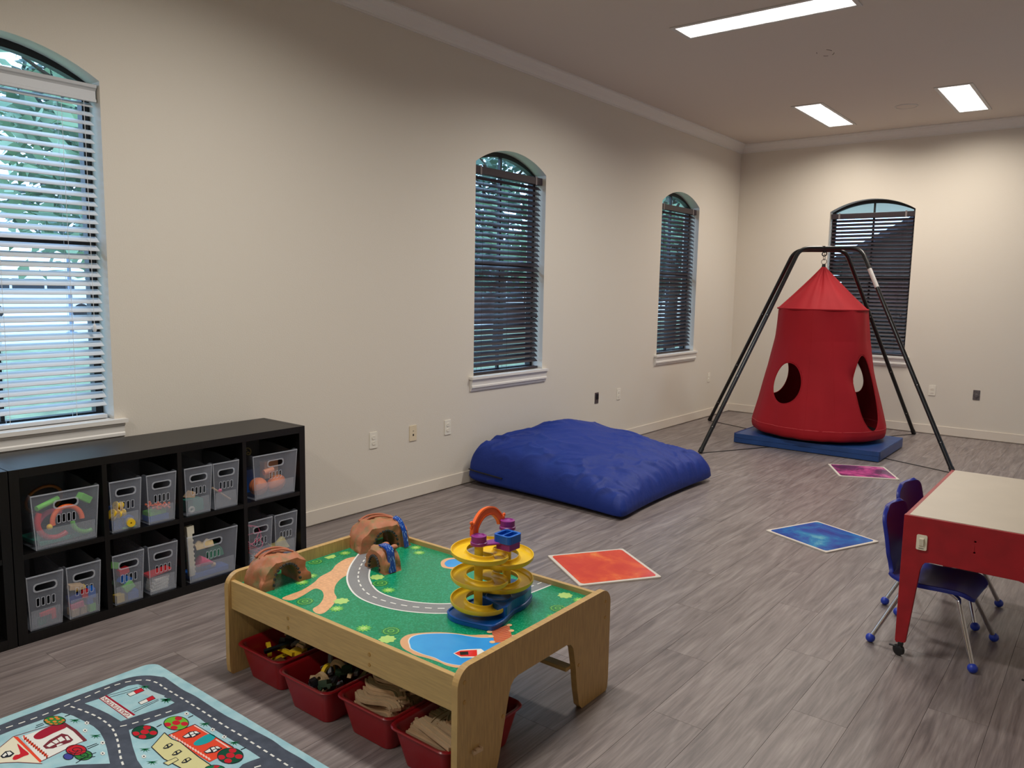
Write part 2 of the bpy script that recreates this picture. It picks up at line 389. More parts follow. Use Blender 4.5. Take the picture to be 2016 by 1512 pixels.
obj('socket', MB().bx(-.006, .006, -.0072, -.005, -.020, -.006), slotm, T); obj('screw', MB().bx(-.004, .004, -.0072, -.005, .014, .018), slotm, T)
def open_box(label, loc, rz, rnd):
    T = thing('junction_box', label, 'electrical box', loc, rz)
    obj('box_rim', MB().prism(rrect(-.034, .034, -.055, .055, .004), -.003, 0, [rrect(-.028, .028, -.049, .049, .004)[::-1]], P=lambda a, b, q: (a, q, b)), steel, T)
    obj('box_back', MB().bx(-.029, .029, -.0018, -.0004, -.05, .05), steel, T)
    if rnd: obj('receptacle', MB(Matrix.Translation((0, -.002, -.004)) @ Matrix.Rotation(pi/2, 4, 'X')).lathe([(0, .012), (.018, .012), (.021, .009), (.023, 0)], 20), steel, T, smooth=True)
    else: obj('switch_body', MB().bx(-.006, .020, -.014, -.001, -.012, .042), P_DARK, T, bevel=.002)
open_box('uncovered steel box without a plate on the long wall', (0, 6.56, .50), pi/2, False)
open_box('uncovered steel outlet with a round socket on the end wall', (2.83, YB, .487), 0, True)

# ---------------------------------------------------------------- ceiling fittings
def lens_mat():
    m = bpy.data.materials.new('prismatic_lens'); m.use_nodes = True; nt = m.node_tree; b = nt.nodes['Principled BSDF']; L = nt.links.new
    b.inputs['Base Color'].default_value = S(245, 245, 242); b.inputs['Emission Color'].default_value = (1, .985, .96, 1)
    tc = nt.nodes.new('ShaderNodeTexCoord'); mp = nt.nodes.new('ShaderNodeMapping'); mp.inputs['Scale'].default_value = (1, 3.2, 1); L(tc.outputs['Object'], mp.inputs[0])
    n = nt.nodes.new('ShaderNodeTexNoise'); n.inputs['Scale'].default_value = 22; n.inputs['Detail'].default_value = 5; L(mp.outputs[0], n.inputs['Vector'])
    r = nt.nodes.new('ShaderNodeMapRange'); r.inputs[1].default_value = .35; r.inputs[2].default_value = .6; r.inputs[3].default_value = .8; r.inputs[4].default_value = 2.2
    L(n.outputs['Fac'], r.inputs[0]); L(r.outputs[0], b.inputs['Emission Strength']); return m
lensm = lens_mat(); frame_grey = M('fixture_frame', S(205, 202, 198), .5)
def troffer(label, x, y, rz, kelvin=(1.0, .965, .905), power=1.0, off=''):
    T = thing(off+'ceiling_light_offscreen' if off else 'ceiling_light', label, 'ceiling light', (x, y, ZC), rz, 'recessed ceiling lights'); a, b = .61, .155
    obj('light_frame', MB().prism([(-a, -b), (a, -b), (a, b), (-a, b)], -.006, -.0002, [[(-a+.03, -b+.03), (-a+.03, b-.03), (a-.03, b-.03), (a-.03, -b+.03)]]), frame_grey, T, bevel=.002)
    obj(off+'lens_offscreen' if off else 'lens', MB().bx(-a+.03, a-.03, -b+.03, b-.03, -.0030, -.0004), lensm, T)
    ld = bpy.data.lights.new('troffer_tubes', 'AREA'); ld.shape = 'RECTANGLE'; ld.size = 2*a-.08; ld.size_y = 2*b-.08
    ld.energy = LAMP_W*power; ld.color = kelvin; ld.spread = radians(158)
    lo = bpy.data.objects.new(off+'tubes_offscreen' if off else 'tubes', ld); ld.name = off+'troffer_tubes_offscreen' if off else 'troffer_tubes'; COL.objects.link(lo); lo.parent = T; lo.location = (0, 0, -.0075)
    return T
troffer('long recessed ceiling light set across the room above the blue crash pad', 1.93, 5.41, 0)
troffer('recessed ceiling light set lengthwise, nearer the long window wall', 1.375, 8.70, pi/2, (1.0, .925, .82), .60)
troffer('recessed ceiling light set lengthwise, farther from the long window wall', 2.66, 8.68, pi/2, (1.0, .925, .82), .60)
# the same row of fittings goes on above and behind the camera, outside the picture
troffer('recessed ceiling light set across the room above the play table', 1.93, 2.2, 0, off='play_table_')
troffer('recessed ceiling light set across the near end of the room', 1.93, -1.0, 0, off='near_end_')
sp = thing('ceiling_speaker', 'round flush white ceiling speaker between two recessed lights', 'speaker', (2.155, 8.70, ZC))
obj('grille', MB().lathe([(0, -.006), (.075, -.007), (.088, -.006), (.095, -.002), (.095, -.0003), (0, -.0003)], 32), ceil_paint, sp, smooth=True)
obj('trim_ring', MB().lathe([(.095, -.0003), (.095, -.007), (.102, -.006), (.106, -.0003)], 32), frame_grey, sp, smooth=True)

# ================================================================== CUBE SHELF AND CLEAR BINS
SHX = .457; SHD = .39
def cube_shelf(label, y0, y1, group=None):
    T = thing('cube_shelf', label, 'shelf', (SHX-SHD, y0, 0)); L = y1-y0; D = SHD; H = .77; t = .038
    obj('top_panel', MB().bx(0, D, t, L-t, H-t, H), black_lam, T, bevel=.0012)
    obj('base_panel', MB().bx(0, D, t, L-t, 0, .044), black_lam, T, bevel=.0012)
    for a in (0, L-t): obj('side_panel', MB().bx(0, D, a, a+t, 0, H), black_lam, T, bevel=.0012)
    cw = (L-2*t-3*.022)/4
    for k in range(3):
        a = t+cw+(cw+.022)*k; obj('divider', MB().bx(.004, D-.001, a, a+.022, .044, H-t), black_lam, T, bevel=.001)
    for k in range(4):
        a = t+(cw+.022)*k; obj('shelf_board', MB().bx(.004, D-.002, a, a+cw, .374, .396), black_lam, T, bevel=.001)
    obj('back_panel', MB().bx(-.004, .0, .002, L-.002, .002, H-.002), black_lam, T)
    return T
cube_shelf('long black cube shelf holding clear bins of toys under the white-blind window', 1.222, 2.720)
cube_shelf('black cube shelf butted against the end of the toy-bin shelf', -.30, 1.218)

def bin_meshes(wt, wb, h=.246, d=.345):
    fm = MB(); hw = lambda z: (wb+(wt-wb)*z/h)/2
    out = [(-hw(.004)+.004, 0), (hw(.004)-.004, 0), (hw(.01), .006), (hw(h), h-.004), (hw(h)-.004, h), (-hw(h)+.004, h), (-hw(h), h-.004), (-hw(.01), .006)]
    hx = .043 if wt < .2 else .047
    handle = rrect(-hx+.0, hx, .176, .205, .0143, 5); slots = [rrect(c-.0055, c+.0055, .106, .143, .0053, 4) for c in (-.0315, -.0105, .0105, .0315)]
    fx = lambda z: .010*(z/h)
    fm.prism(out, -.0022, 0, [handle[::-1]]+[s[::-1] for s in slots], P=lambda a, b, q: (q+fx(b), a, b))
    rim = MB()
    grow = lambda P, c, k: [(c[0]+(a-c[0])*(1+k/abs(P[0][0]-c[0]+1e-6)) if False else a+(k if a > c[0] else -k), b+(k if b > c[1] else -k)) for a, b in P]
    for P_, c_ in [(handle, (0, .1905))]+[(s, (c, .1245)) for s, c in zip(slots, (-.0315, -.0105, .0105, .0315))]:
        k = .0055 if P_ is handle else .0022
        rim.prism(grow(P_, c_, k), .0006, .0032, [P_[::-1]], P=lambda a, b, q: (q+fx(b), a, b))
    # top lip and corner beads
    rim.bx(fx(h)-.001, fx(h)+.004, -hw(h), hw(h), h-.004, h+.001)
    for s in (-1, 1): rim.tube([(.001, s*hw(.002), .002), (fx(h)+.001, s*hw(h), h)], .0022, 6)
    ribs = MB(); n = int(wb/.0052)
    for k in range(n):
        c = -wb/2+.006+k*(wb-.012)/(n-1); ribs.bx(.0005+fx(.01), .0024+fx(.05), c-.0011, c+.0011, .008, .088)
    bd = MB(); a, b_ = wb/2, wt/2
    V8 = [(-.001, -a, .001), (-.001, a, .001), (-d, a, .001), (-d, -a, .001), (fx(h)-.002, -b_, h-.002), (fx(h)-.002, b_, h-.002), (-d-.008, b_, h+.006), (-d-.008, -b_, h+.006)]
    # side walls dip behind the front corners, then rise to the back
    for s in (-1, 1):
        P_ = [(-.001, s*a, .001), (-d, s*a, .001), (-d-.008, s*b_, h+.006), (-.20, s*b_, h+.006), (-.12, s*b_, h-.004), (-.05, s*b_, h-.012), (-.018, s*b_, h+.004), (fx(h)-.001, s*b_, h+.002)]
        bd.add(P_, [tuple(range(8))])
    bd.add(V8, [(0, 1, 2, 3), (2, 3, 7, 6)])
    return (mesh('front_panel', fm, clear_bin), mesh('handle_rim', rim, clear_edge), mesh('rib_band', ribs, clear_edge), mesh('body', bd, clear_bin, recalc=False))
BM = {'n': bin_meshes(.148, .126), 'w': bin_meshes(.282, .250)}
clear_bin.node_tree.nodes['Mix Shader'].inputs[0].default_value = .13
clear_edge.node_tree.nodes['Mix Shader'].inputs[0].default_value = .26
def clear(kind, yc, zs, label, xoff=0.0):
    T = thing('storage_bin', label, 'bin', (SHX-.016+xoff, yc, zs), 0, 'clear bins on the black shelf'); f, r, b, d = BM[kind]
    obj('front_panel', f, None, T); obj('handle_rim', r, None, T); obj('rib_band', b, None, T)
    o = obj('body', d, None, T); m = o.modifiers.new('wall', 'SOLIDIFY'); m.thickness = .0018; m.offset = 0
    return T
Z1, Z2 = .3965, .0445
BINS = {
 'arcs': ('w', 1.442, Z1, 'wide clear bin of red, orange and green curved toy tubes'),
 'spools': ('n', 1.705, Z1, 'narrow clear bin of yellow spools and blue blocks'),
 'jacks': ('n', 1.879, Z1, 'narrow clear bin with small orange jacks over blue blocks'),
 'wedge': ('n', 2.071, Z1, 'narrow clear bin with one wooden wedge above teal pieces'),
 'stick': ('n', 2.226, Z1, 'nearly empty narrow clear bin with one long pale stick'),
 'balls': ('w', 2.527, Z1, 'wide clear bin holding two orange toy balls'),
 'frame': ('n', 1.340, Z2, 'narrow clear bin with one red corner piece inside'),
 'bricks': ('n', 1.502, Z2, 'narrow clear bin full of mixed coloured building blocks'),
 'cubes': ('n', 1.704, Z2, 'narrow clear bin with yellow, blue and lime blocks'),
 'planes': ('n', 1.873, Z2, 'narrow clear bin with one red piece above a white stack'),
 'rack': ('w', 2.140, Z2, 'wide clear bin with a white toothed bar standing up in it'),
 'strings': ('n', 2.424, Z2, 'narrow clear bin of tangled pink string and a white snowflake'),
 'cloth': ('n', 2.588, Z2, 'narrow clear bin with a yellow cloth at the bottom'),
}
for k, (kd, yc, zs, lb) in BINS.items(): clear(kd, yc, zs, lb)

# ---------------------------------------------------------------- toys in the clear bins
def spin(a=0, b=0, c=0): return (radians(a), radians(b), radians(c))
def toy(bin_, name, mb, mat, dx, dy, dz, rot, label, cat, group=None, smooth=False, bevel=.0015):
    kd, yc, zs, lb = BINS[bin_]
    o = obj(name, mb, mat, loc=(SHX-.016-dx, yc+dy, zs+.004+dz), rot=rot, smooth=smooth, bevel=bevel)
    return tag(o, label, cat, group or 'toys in the clear bins')
def block(a, b, c): return MB().bx(-a/2, a/2, -b/2, b/2, 0, c)
def arcm(R, r, a0, a1, n=22): return MB().tube([(0, R*cos(radians(a0+(a1-a0)*k/n)), R*sin(radians(a0+(a1-a0)*k/n))) for k in range(n+1)], r, 10)
def spoolm(): return MB().lathe([(.004, 0), (.019, 0), (.019, .007), (.011, .011), (.011, .023), (.019, .027), (.019, .034), (.004, .034), (.004, 0)], 18)
def jackm():
    m = MB()
    for v in ((1, 0, 0), (0, 1, 0), (0, 0, 1)):
        v = Vector(v); m.tube([-v*.016, v*.016], .004, 6); m.ball(-v*.016, .006, 8, 6).ball(v*.016, .006, 8, 6)
    return m
toy('arcs', 'curved_tube', arcm(.085, .013, 150, 300), P_RED, .05, -.02, .108, spin(0, 0, 10), 'red curved toy tube in the wide bin of tubes', 'toy', smooth=True, bevel=0)
toy('arcs', 'curved_tube', arcm(.062, .011, -20, 175), P_ORANGE, .022, .015, .098, spin(15, -10, 0), 'orange curved toy tube behind the bin handle', 'toy', smooth=True, bevel=0)
toy('arcs', 'curved_tube', arcm(.07, .012, 10, 120), P_PINK, .105, -.02, .06, spin(40, 0, 15), 'pink curved toy tube low in the wide bin', 'toy', smooth=True, bevel=0)
toy('arcs', 'straight_tube', MB().tube([(0, -.055, 0), (0, .055, .02)], .012, 10), P_GREEN, .045, -.055, .175, spin(0, 0, 20), 'lime straight toy tube leaning in the wide bin', 'toy', smooth=True, bevel=0)
toy('arcs', 'toy_connector', MB().bx(-.02, .02, -.028, .028, 0, .032), P_GREEN, .03, .085, .17, spin(-35, 0, 10), 'lime square connector near the top of the wide bin', 'toy', bevel=.004)
toy('arcs', 'curved_tube', arcm(.06, .010, 180, 290), P_GREEN, .03, .10, .085, spin(0, 0, 0), 'lime curved toy tube at the end of the wide bin', 'toy', smooth=True, bevel=0)
toy('arcs', 'toy_ball', MB().ball((0, 0, 0), .013), P_YEL, .02, -.06, .085, None, 'small yellow ball in the wide bin of tubes', 'ball', smooth=True, bevel=0)
toy('arcs', 'toy_tray', MB().bx(-.09, .09, -.11, .11, 0, .02), P_TEAL, .13, 0, .002, spin(0, 0, 6), 'dark teal tray at the bottom of the wide bin', 'toy', bevel=.004)
toy('arcs', 'toy_hoop', arcm(.075, .007, 0, 359), M('amber_plastic', S(150, 96, 40), .4), .20, -.01, .165, spin(0, 25, 0), 'amber hoop at the back of the wide bin', 'toy', smooth=True, bevel=0)
for k, (a, b, c, r) in enumerate([(.025, -.03, .085, spin(80, 0, 30)), (.030, -.005, .112, spin(70, 40, 0)), (.022, .0, .080, spin(90, 0, 20)), (.03, -.042, .065, spin(60, 20, 0)), (.022, .028, .030, spin(90, 0, 75))]):
    toy('spools', 'toy_spool', spoolm(), P_YEL, a, b, c, r, 'yellow wooden spool in the narrow clear bin', 'spool', 'yellow spools in one bin', smooth=True, bevel=0)
for a, b, c, r in [(.05, -.028, .0, spin(0, 0, 4)), (.05, .028, .0, spin(0, 0, -3)), (.09, 0, .05, spin(0, 0, 20))]:
    toy('spools', 'toy_block', block(.05, .045, .05), P_BLUE, a, b, c, r, 'blue cube under the yellow spools', 'block', 'blue cubes under the spools')
toy('spools', 'toy_stick', MB().bx(-.006, .006, -.032, .032, 0, .007), P_GREEN, .012, .02, .002, spin(0, 0, 2), 'lime flat stick under the yellow spools', 'toy')
for k, (a, b, c, r) in enumerate([(.02, -.015, .074, spin(20, 30, 0)), (.03, .02, .070, spin(50, 10, 0)), (.025, .042, .068, spin(0, 40, 30)), (.05, -.035, .080, spin(10, 10, 45)), (.058, .010, .066, spin(70, 0, 20))]):
    toy('jacks', 'toy_jack', jackm(), P_ORANGE, a, b, c, r, 'small orange jack in the narrow clear bin', 'toy', 'orange jacks in one bin', smooth=True, bevel=0)
toy('jacks', 'toy_block', block(.07, .10, .028), P_BLUE, .06, .0, 0, None, 'flat blue block under the orange jacks', 'block')
toy('jacks', 'toy_block', block(.06, .09, .02), P_GREEN, .06, -.005, .029, spin(0, 0, 6), 'flat green block under the orange jacks', 'block')
toy('wedge', 'toy_wedge', MB().prism([(0, 0), (.05, .004), (.05, .032), (.02, .035)], -.015, .015), P_TAN, .03, -.058, .088, spin(90, 15, 90), 'tan wooden wedge in the narrow clear bin', 'block')
toy('wedge', 'toy_block', block(.06, .085, .06), P_TEAL, .07, .01, 0, None, 'teal block low in the narrow clear bin', 'block')
toy('wedge', 'toy_ring', arcm(.012, .006, 0, 359), P_WHITE, .012, -.03, .022, None, 'white ring at the front of the teal block', 'toy', smooth=True, bevel=0)
toy('stick', 'toy_stick', MB().tube([(0, -.058, .100), (0, .045, .018)], .005, 8), P_TAN, .03, 0, .008, None, 'long pale stick leaning in the nearly empty bin', 'toy', bevel=0)
toy('stick', 'toy_flower', MB().ball((0, 0, 0), (.006, .011, .010)), P_PINK, .02, -.02, .088, None, 'small pink toy in the nearly empty bin', 'toy', smooth=True, bevel=0)
for a, b, c, rr, lb in [(.065, -.062, .052, (.050, .050, .050), 'round orange toy ball in the wide clear bin'), (.062, .050, .050, (.045, .062, .044), 'oval orange toy ball in the wide clear bin')]:
    kd, yc, zs, _ = BINS['balls']; T = thing('toy_ball', lb, 'ball', (SHX-.016-a, yc+b, zs+.004+c), spin(20, 0, 12))
    obj('skin', MB().ball((0, 0, 0), rr, 22, 14), M('orange_rubber', S(232, 128, 70), .5), T, smooth=True)
    sm = MB()
    for q in range(2): sm.tube([(rr[0]*1.005*cos(t*pi/14)*(1 if q else 0)+(0 if q else 0), rr[1]*1.005*(sin(t*pi/14) if q else cos(t*pi/14)), 0 if q else rr[2]*1.005*sin(t*pi/14)) for t in range(28)], .0009, 5, True)
    obj('seam', sm, P_DARK, T)
toy('balls', 'toy_box', block(.04, .10, .10), M('tan_card', S(206, 160, 128), .7), .14, .06, .07, spin(0, 0, 8), 'tan box behind the orange toy balls', 'box')
toy('balls', 'toy_block', block(.06, .15, .13), P_BLUE, .19, -.035, 0, None, 'big blue block behind the orange toy balls', 'block')
toy('balls', 'toy_cylinder', MB().tube([(0, -.03, 0), (0, .03, .008)], .016, 12), M('peach_plastic', S(235, 150, 110), .5), .06, .0, .125, None, 'peach cylinder resting on the orange toy balls', 'toy', smooth=True, bevel=0)
toy('balls', 'cord_loop', MB().tube([(-.006*cos(t*.5), .014*cos(t*.7), .012*sin(t*.7)+.0025*t) for t in range(16)], .003, 6), M('olive_cord', S(120, 112, 70), .8), .07, -.115, .235, None, 'olive cord looped over the corner of the wide bin', 'cord', bevel=0)
toy('frame', 'corner_piece', MB().prism([(-.03, .058), (.034, .066), (.034, .02), (.016, .018), (.016, .046), (-.03, .042)], -.008, .008, P=lambda a, b, q: (q, a, b)), P_RED, .02, .012, .0, None, 'red corner piece alone in the narrow clear bin', 'toy')
toy('frame', 'toy_block', block(.012, .035, .035), P_TEAL, .035, -.005, 0, spin(0, 0, 12), 'teal tile behind the red corner piece', 'block')
rb = random.Random(5)
brick_cols = [(P_TAN, 'tan'), (P_TAN, 'tan'), (P_GREEN, 'lime'), (P_PINK, 'pink'), (P_BLUE, 'blue'), (plast('indigo_plastic', 40, 60, 140), 'indigo'), (P_RED, 'red'), (P_BLUE, 'blue'), (P_YEL, 'yellow'), (P_TAN, 'tan')]
bp = [(-.035, 0, 0), (.0, 0, 0), (.035, .002, 0), (-.02, .036, 6), (.03, .036, -4), (-.025, .066, 14), (.008, .075, -10), (.043, .066, 3), (.0, .112, 12), (-.022, .118, -8)]
bs = [(.05, .03, .034), (.05, .03, .034), (.05, .03, .034), (.05, .055, .026), (.05, .026, .028), (.05, .05, .03), (.045, .03, .036), (.05, .032, .042), (.04, .045, .012), (.05, .056, .022)]
for (mt, nm), (b, c, a), s_ in zip(brick_cols, bp, bs):
    toy('bricks', 'toy_block', block(*s_), mt, .03+rb.uniform(0, .012), b, c, spin(a, rb.uniform(-6, 6), rb.uniform(-12, 12)), nm+' building block in the full narrow bin', 'block', nm+' blocks in the full bin')
for a, b, c, s_, mt, nm, r in [(.03, -.035, 0, (.035, .038, .038), P_YEL, 'yellow', spin(0, 0, 8)), (.035, .03, 0, (.04, .05, .038), P_BLUE, 'blue', spin(0, 0, -5)), (.03, .018, .05, (.04, .048, .035), P_GREEN, 'lime', spin(28, 0, 0)), (.05, -.005, .075, (.04, .05, .04), P_BLUE, 'blue', spin(-35, 0, 10)), (.07, .01, .115, (.03, .05, .03), P_RED, 'red', spin(10, 0, 10)), (.07, -.04, .04, (.04, .04, .05), P_DKGREEN, 'dark green', spin(0, 10, 20)), (.07, -.035, .155, (.012, .04, .03), P_GREEN, 'lime', spin(-20, 0, 0))]:
    toy('cubes', 'toy_block', block(*s_), mt, a, b, c, r, nm+' block in the loosely filled narrow bin', 'block', nm+' blocks in the loose bin')
toy('planes', 'toy_wing', MB().prism([(-.06, 0), (.055, .012), (.058, .024), (.02, .02), (-.06, .014)], -.03, .03, P=lambda a, b, q: (q, a, b)), P_RED, .05, 0, .075, None, 'red flat piece on a white stack in the narrow bin', 'toy')
for q in range(4): toy('planes', 'toy_tile', block(.06, .085, .014), P_WHITE, .055, -.005+.003*q, .0005+.0155*q, spin(0, 0, 5*q), 'white tile stacked under the red flat piece', 'toy', 'white tiles in one bin')
kd, yc, zs, _ = BINS['rack']
m = MB().bx(-.012, .012, -.018, .010, 0, .225)
for q in range(8): m.bx(-.010, .010, .009, .016, .012+q*.024, .022+q*.024)
m.bx(-.012, .012, -.018, .022, .222, .265)
tag(obj('toothed_bar', m, M('ivory_plastic', S(222, 216, 196), .45), loc=(SHX-.040, yc-.100, zs+.032), rot=spin(4, 2, 4), bevel=.001), 'tall ivory toothed bar standing in the wide bin', 'toy')
toy('rack', 'toy_tray', block(.10, .22, .026), P_BLUE, .08, 0, 0, None, 'flat blue tray under the ivory toothed bar', 'toy')
toy('rack', 'toy_cone', MB().lathe([(0, 0), (.03, 0), (.024, .03), (.010, .07), (.006, .085), (0, .086)], 18), P_PINK, .04, -.055, .085, spin(-110, 0, 0), 'magenta cone with a pale tip in the wide bin', 'toy', smooth=True, bevel=0)
toy('rack', 'toy_ring', MB().lathe([(.006, 0), (.012, 0), (.012, .014), (.006, .014), (.006, 0)], 14), P_TAN, .035, .018, .05, spin(-110, 0, 0), 'tan ring beside the magenta cone', 'toy', smooth=True, bevel=0)
toy('rack', 'folded_cloth', MB().grid(16, 12, lambda i, j: (-.05+.008*j+.004*sin(i), -.08+.0115*i, .02+.055*sin(pi*j/11)*(1+.3*sin(i*.9+j*.6))+.02*i/15)), M('green_fabric', S(40, 130, 96), .85), .120, .022, .03, None, 'bunched green cloth in the wide bin', 'cloth', smooth=True, bevel=0)
toy('rack', 'folded_cloth', MB().grid(12, 10, lambda i, j: (-.03+.007*j, -.05+.009*i, .03*sin(pi*j/9)*(1+.3*sin(i*1.2+j)))), M('tan_fabric', S(200, 176, 132), .85), .06, -.02, .15, None, 'bunched tan cloth high in the wide bin', 'cloth', smooth=True, bevel=0)
toy('strings', 'tangled_string', MB().tube([(-.03+.02*sin(t*1.7), .045*sin(t*.83), .05+.045*sin(t*.51)+.004*t) for t in [k*.25 for k in range(120)]], .0022, 5), P_PINK, .02, 0, 0, None, 'tangled pink string in the narrow bin', 'string', bevel=0)
toy('strings', 'tangled_string', MB().tube([(-.04+.02*sin(t*1.3+1), .045*sin(t*.71+2), .04+.03*sin(t*.6)) for t in [k*.25 for k in range(80)]], .003, 5), P_RED, .03, 0, 0, None, 'tangled red string in the narrow bin', 'string', bevel=0)
m = MB()
for q in range(8): m.tube([(0, 0, 0), (0, .022*cos(q*pi/4), .022*sin(q*pi/4))], [.004, .003], 6)
toy('strings', 'toy_snowflake', m, P_WHITE, .012, -.03, .032, None, 'white toy snowflake at the front of the narrow bin', 'toy', bevel=0)
toy('cloth', 'folded_cloth', MB().grid(14, 12, lambda i, j: (-.06+.009*j, -.055+.0085*i, .005+.05*sin(pi*j/11)*(.8+.3*sin(i*.5+j*.5))+.012*(i > 4))), M('pale_yellow_fabric', S(220, 204, 130), .85), .075, 0, .005, None, 'pale yellow cloth at the bottom of the narrow bin', 'cloth', smooth=True, bevel=0)

# ================================================================== TRAIN TABLE
TX0, TX1, TY0, TY1, TZ = 1.335, 2.585, 1.660, 2.545, .37
TT = thing('train_table', 'low light-wood play table printed with a green landscape and roads', 'table', (TX0, TY0, 0))
Wd = TY1-TY0; Ld = TX1-TX0
def end_panel():
    o = rrect(0, Wd, .10, .42, .055, 6)
    # outline in (y,z): rounded top corners, legs taper to the floor
    top = [q for q in o if q[1] > .3]
    a, b = .190, .168
    arch_ = [(Wd-.185, 0), (Wd-.205, .02), (Wd-.222, .09), (Wd-.236, .18), (Wd-.255, .262), (Wd-.272, .282), (Wd-.30, .290), (.30, .290), (.278, .284), (.262, .268), (.252, .24), (.228, .14), (.205, .04), (.190, 0)]
    left = [(0, .05), (.004, .012), (.014, 0)]; right = [(Wd-.014, 0), (Wd-.004, .012), (Wd, .05)]
    # counter-clockwise from right bottom: up right side, over the top, down left side, across the arch
    tr = [(Wd, .36)]+[(Wd-.06+.06*cos(radians(t)), .36+.06*sin(radians(t))) for t in range(10, 91, 10)]
    tl = [(.06+.06*cos(radians(t)), .36+.06*sin(radians(t))) for t in range(90, 180, 10)]+[(0, .36)]
    return left[::-1] and [(Wd-.004, .012), (Wd, .05)]+tr+tl+[(0, .05), (.004, .012), (.014, 0)]+arch_[::-1]+[(Wd-.014, 0)]
ep = end_panel()
screw = M('brass_screw', S(196, 158, 96), .3, .8)
for x_ in (0, Ld-.025):
    o = obj('end_panel', MB().prism(ep, x_, x_+.025, P=lambda a, b, q: (q, a, b)), maple_y, TT, bevel=.003)
    for yy, zz in ((.032, .372), (.032, .308), (Wd-.036, .372), (Wd-.036, .308), (.222, .18), (Wd-.215, .182)):
        xx = Ld if x_ > 0 else 0
        obj('bolt', MB(Matrix.Translation((xx, yy, zz)) @ Matrix.Rotation(pi/2 if x_ > 0 else -pi/2, 4, 'Y')).lathe([(0, .0015), (.003, .0025), (.0065, .002), (.007, 0)], 12), screw, o, smooth=True)
for yy in (.014, Wd-.032):
    o = obj('side_rail', MB().bx(.025, Ld-.025, yy, yy+.018, .274, .391), maple_x, TT, bevel=.002)
    if yy < .1:
        for xx in (.395, .84):
            for zz in (.339, .303):
                obj('bolt', MB(Matrix.Translation((xx, yy, zz)) @ Matrix.Rotation(pi/2, 4, 'X')).lathe([(0, .0015), (.003, .0025), (.0065, .002), (.007, 0)], 12), screw, o, smooth=True)
obj('stretcher', MB().bx(.025, Ld-.025, Wd-.262, Wd-.222, .165, .180), maple_x, TT, bevel=.002)
top = obj('play_surface', MB().bx(.025, Ld-.025, .032, Wd-.032, .350, TZ), M('printed_green_turf', S(8, 132, 88), .20, noise=(150, (1, 1, 1), 0, S(44, 166, 124), (.46, .74)), bump=(150, .55, (1, 1, 1), .002)), TT)
for x_ in (.43, .83):
    obj('board_seam', MB().bx(x_, x_+.0012, .034, Wd-.034, TZ, TZ+.0002), M('seam_green', S(52, 156, 116), .3), top)
# ---- printed picture (thin ink layers on the play surface), traced on the table plane
def TA(x, y): return hit(640+x*.2381, 980+y*.2381, 2, TZ)
def TB(x, y): return hit(420+x*.3968, 980+y*.3968, 2, TZ)
PX0, PX1, PY0, PY1 = TX0+.041, TX1-.026, TY0+.033, TY1-.033
def tl(P, lay): return [(min(max(q.x, PX0), PX1)-TX0, min(max(q.y, PY0), PY1)-TY0, TZ+.0003*lay) for q in P]
def ink(name, r, g, b, rough=.2, **k): return M('ink_'+name, S(r, g, b), rough, **k)
def tprint(name, polys, mat, lay):
    for P in polys: obj(name, MB().flat(tl(P, lay)), mat, top, recalc=False)
def ribbon(m, P, w, lay, conv, z):
    """flat ribbon of width w along world points P"""
    n = len(P); Lf = []; Rt = []
    for i in range(n):
        t = P[min(i+1, n-1)]-P[max(i-1, 0)]; s = Vector((-t.y, t.x, 0)).normalized()*w/2; Lf.append(P[i]+s); Rt.append(P[i]-s)
    V_ = conv(Lf+Rt, lay); m.add(V_, [(i, i+1, n+i+1, n+i) for i in range(n-1)])
path = [(730, 295), (665, 300), (610, 332), (585, 362), (530, 392), (500, 420), (440, 458), (345, 495), (365, 508), (400, 506), (450, 482), (500, 452), (532, 457), (546, 475), (545, 500), (525, 530), (495, 550), (500, 566), (525, 577), (552, 570), (582, 545), (602, 520), (612, 495), (600, 470), (606, 435), (630, 405), (660, 386), (692, 376), (705, 350)]
tprint('printed_path', [spline([TB(*q) for q in path], 4, True)], ink('path', 224, 170, 126, noise=(90, (1, 1, 1), .12)), 1)
road = spline([TA(*q) for q in [(400, 420), (335, 500), (285, 590), (278, 690), (355, 795), (540, 868), (780, 908), (1050, 914), (1330, 880), (1560, 790), (1780, 705), (1900, 655)]], 8)
for nm, wd, mt, ly in (('printed_road_edge', .096, ink('white', 232, 232, 226), 2), ('printed_road', .082, ink('asphalt', 132, 134, 136, noise=(200, (1, 1, 1), .08)), 3)):
    m = MB(); ribbon(m, road, wd, ly, tl, 0); obj(nm, m, mt, top, recalc=False)
def dashes(P, w, on, off, lay, conv, mat, par):
    D = [0]
    for a, b in zip(P, P[1:]): D.append(D[-1]+(b-a).length)
    def at(s):
        for i in range(len(P)-1):
            if s <= D[i+1]: return P[i].lerp(P[i+1], (s-D[i])/max(1e-9, D[i+1]-D[i]))
        return P[-1]
    s = on*.3
    while s+on < D[-1]: m = MB(); ribbon(m, [at(s), at(s+on/2), at(s+on)], w, lay, conv, 0); obj('printed_lane_dash', m, mat, par, recalc=False); s += on+off
dashes(road, .006, .026, .022, 4, tl, ink('white', 232, 232, 226), top)
sand = ink('sand', 226, 172, 128); water = ink('water', 36, 140, 220, noise=(5, (1, 1, 1), 0, S(64, 170, 234)))
beach = [(620, 1190), (650, 1150), (720, 1125), (900, 1112), (1050, 1118), (1200, 1135), (1330, 1132), (1500, 1140), (1660, 1122), (1800, 1110), (1900, 1500), (1300, 1520), (1170, 1412), (1080, 1405), (1000, 1385), (950, 1362), (850, 1328), (750, 1302), (700, 1277), (640, 1240)]
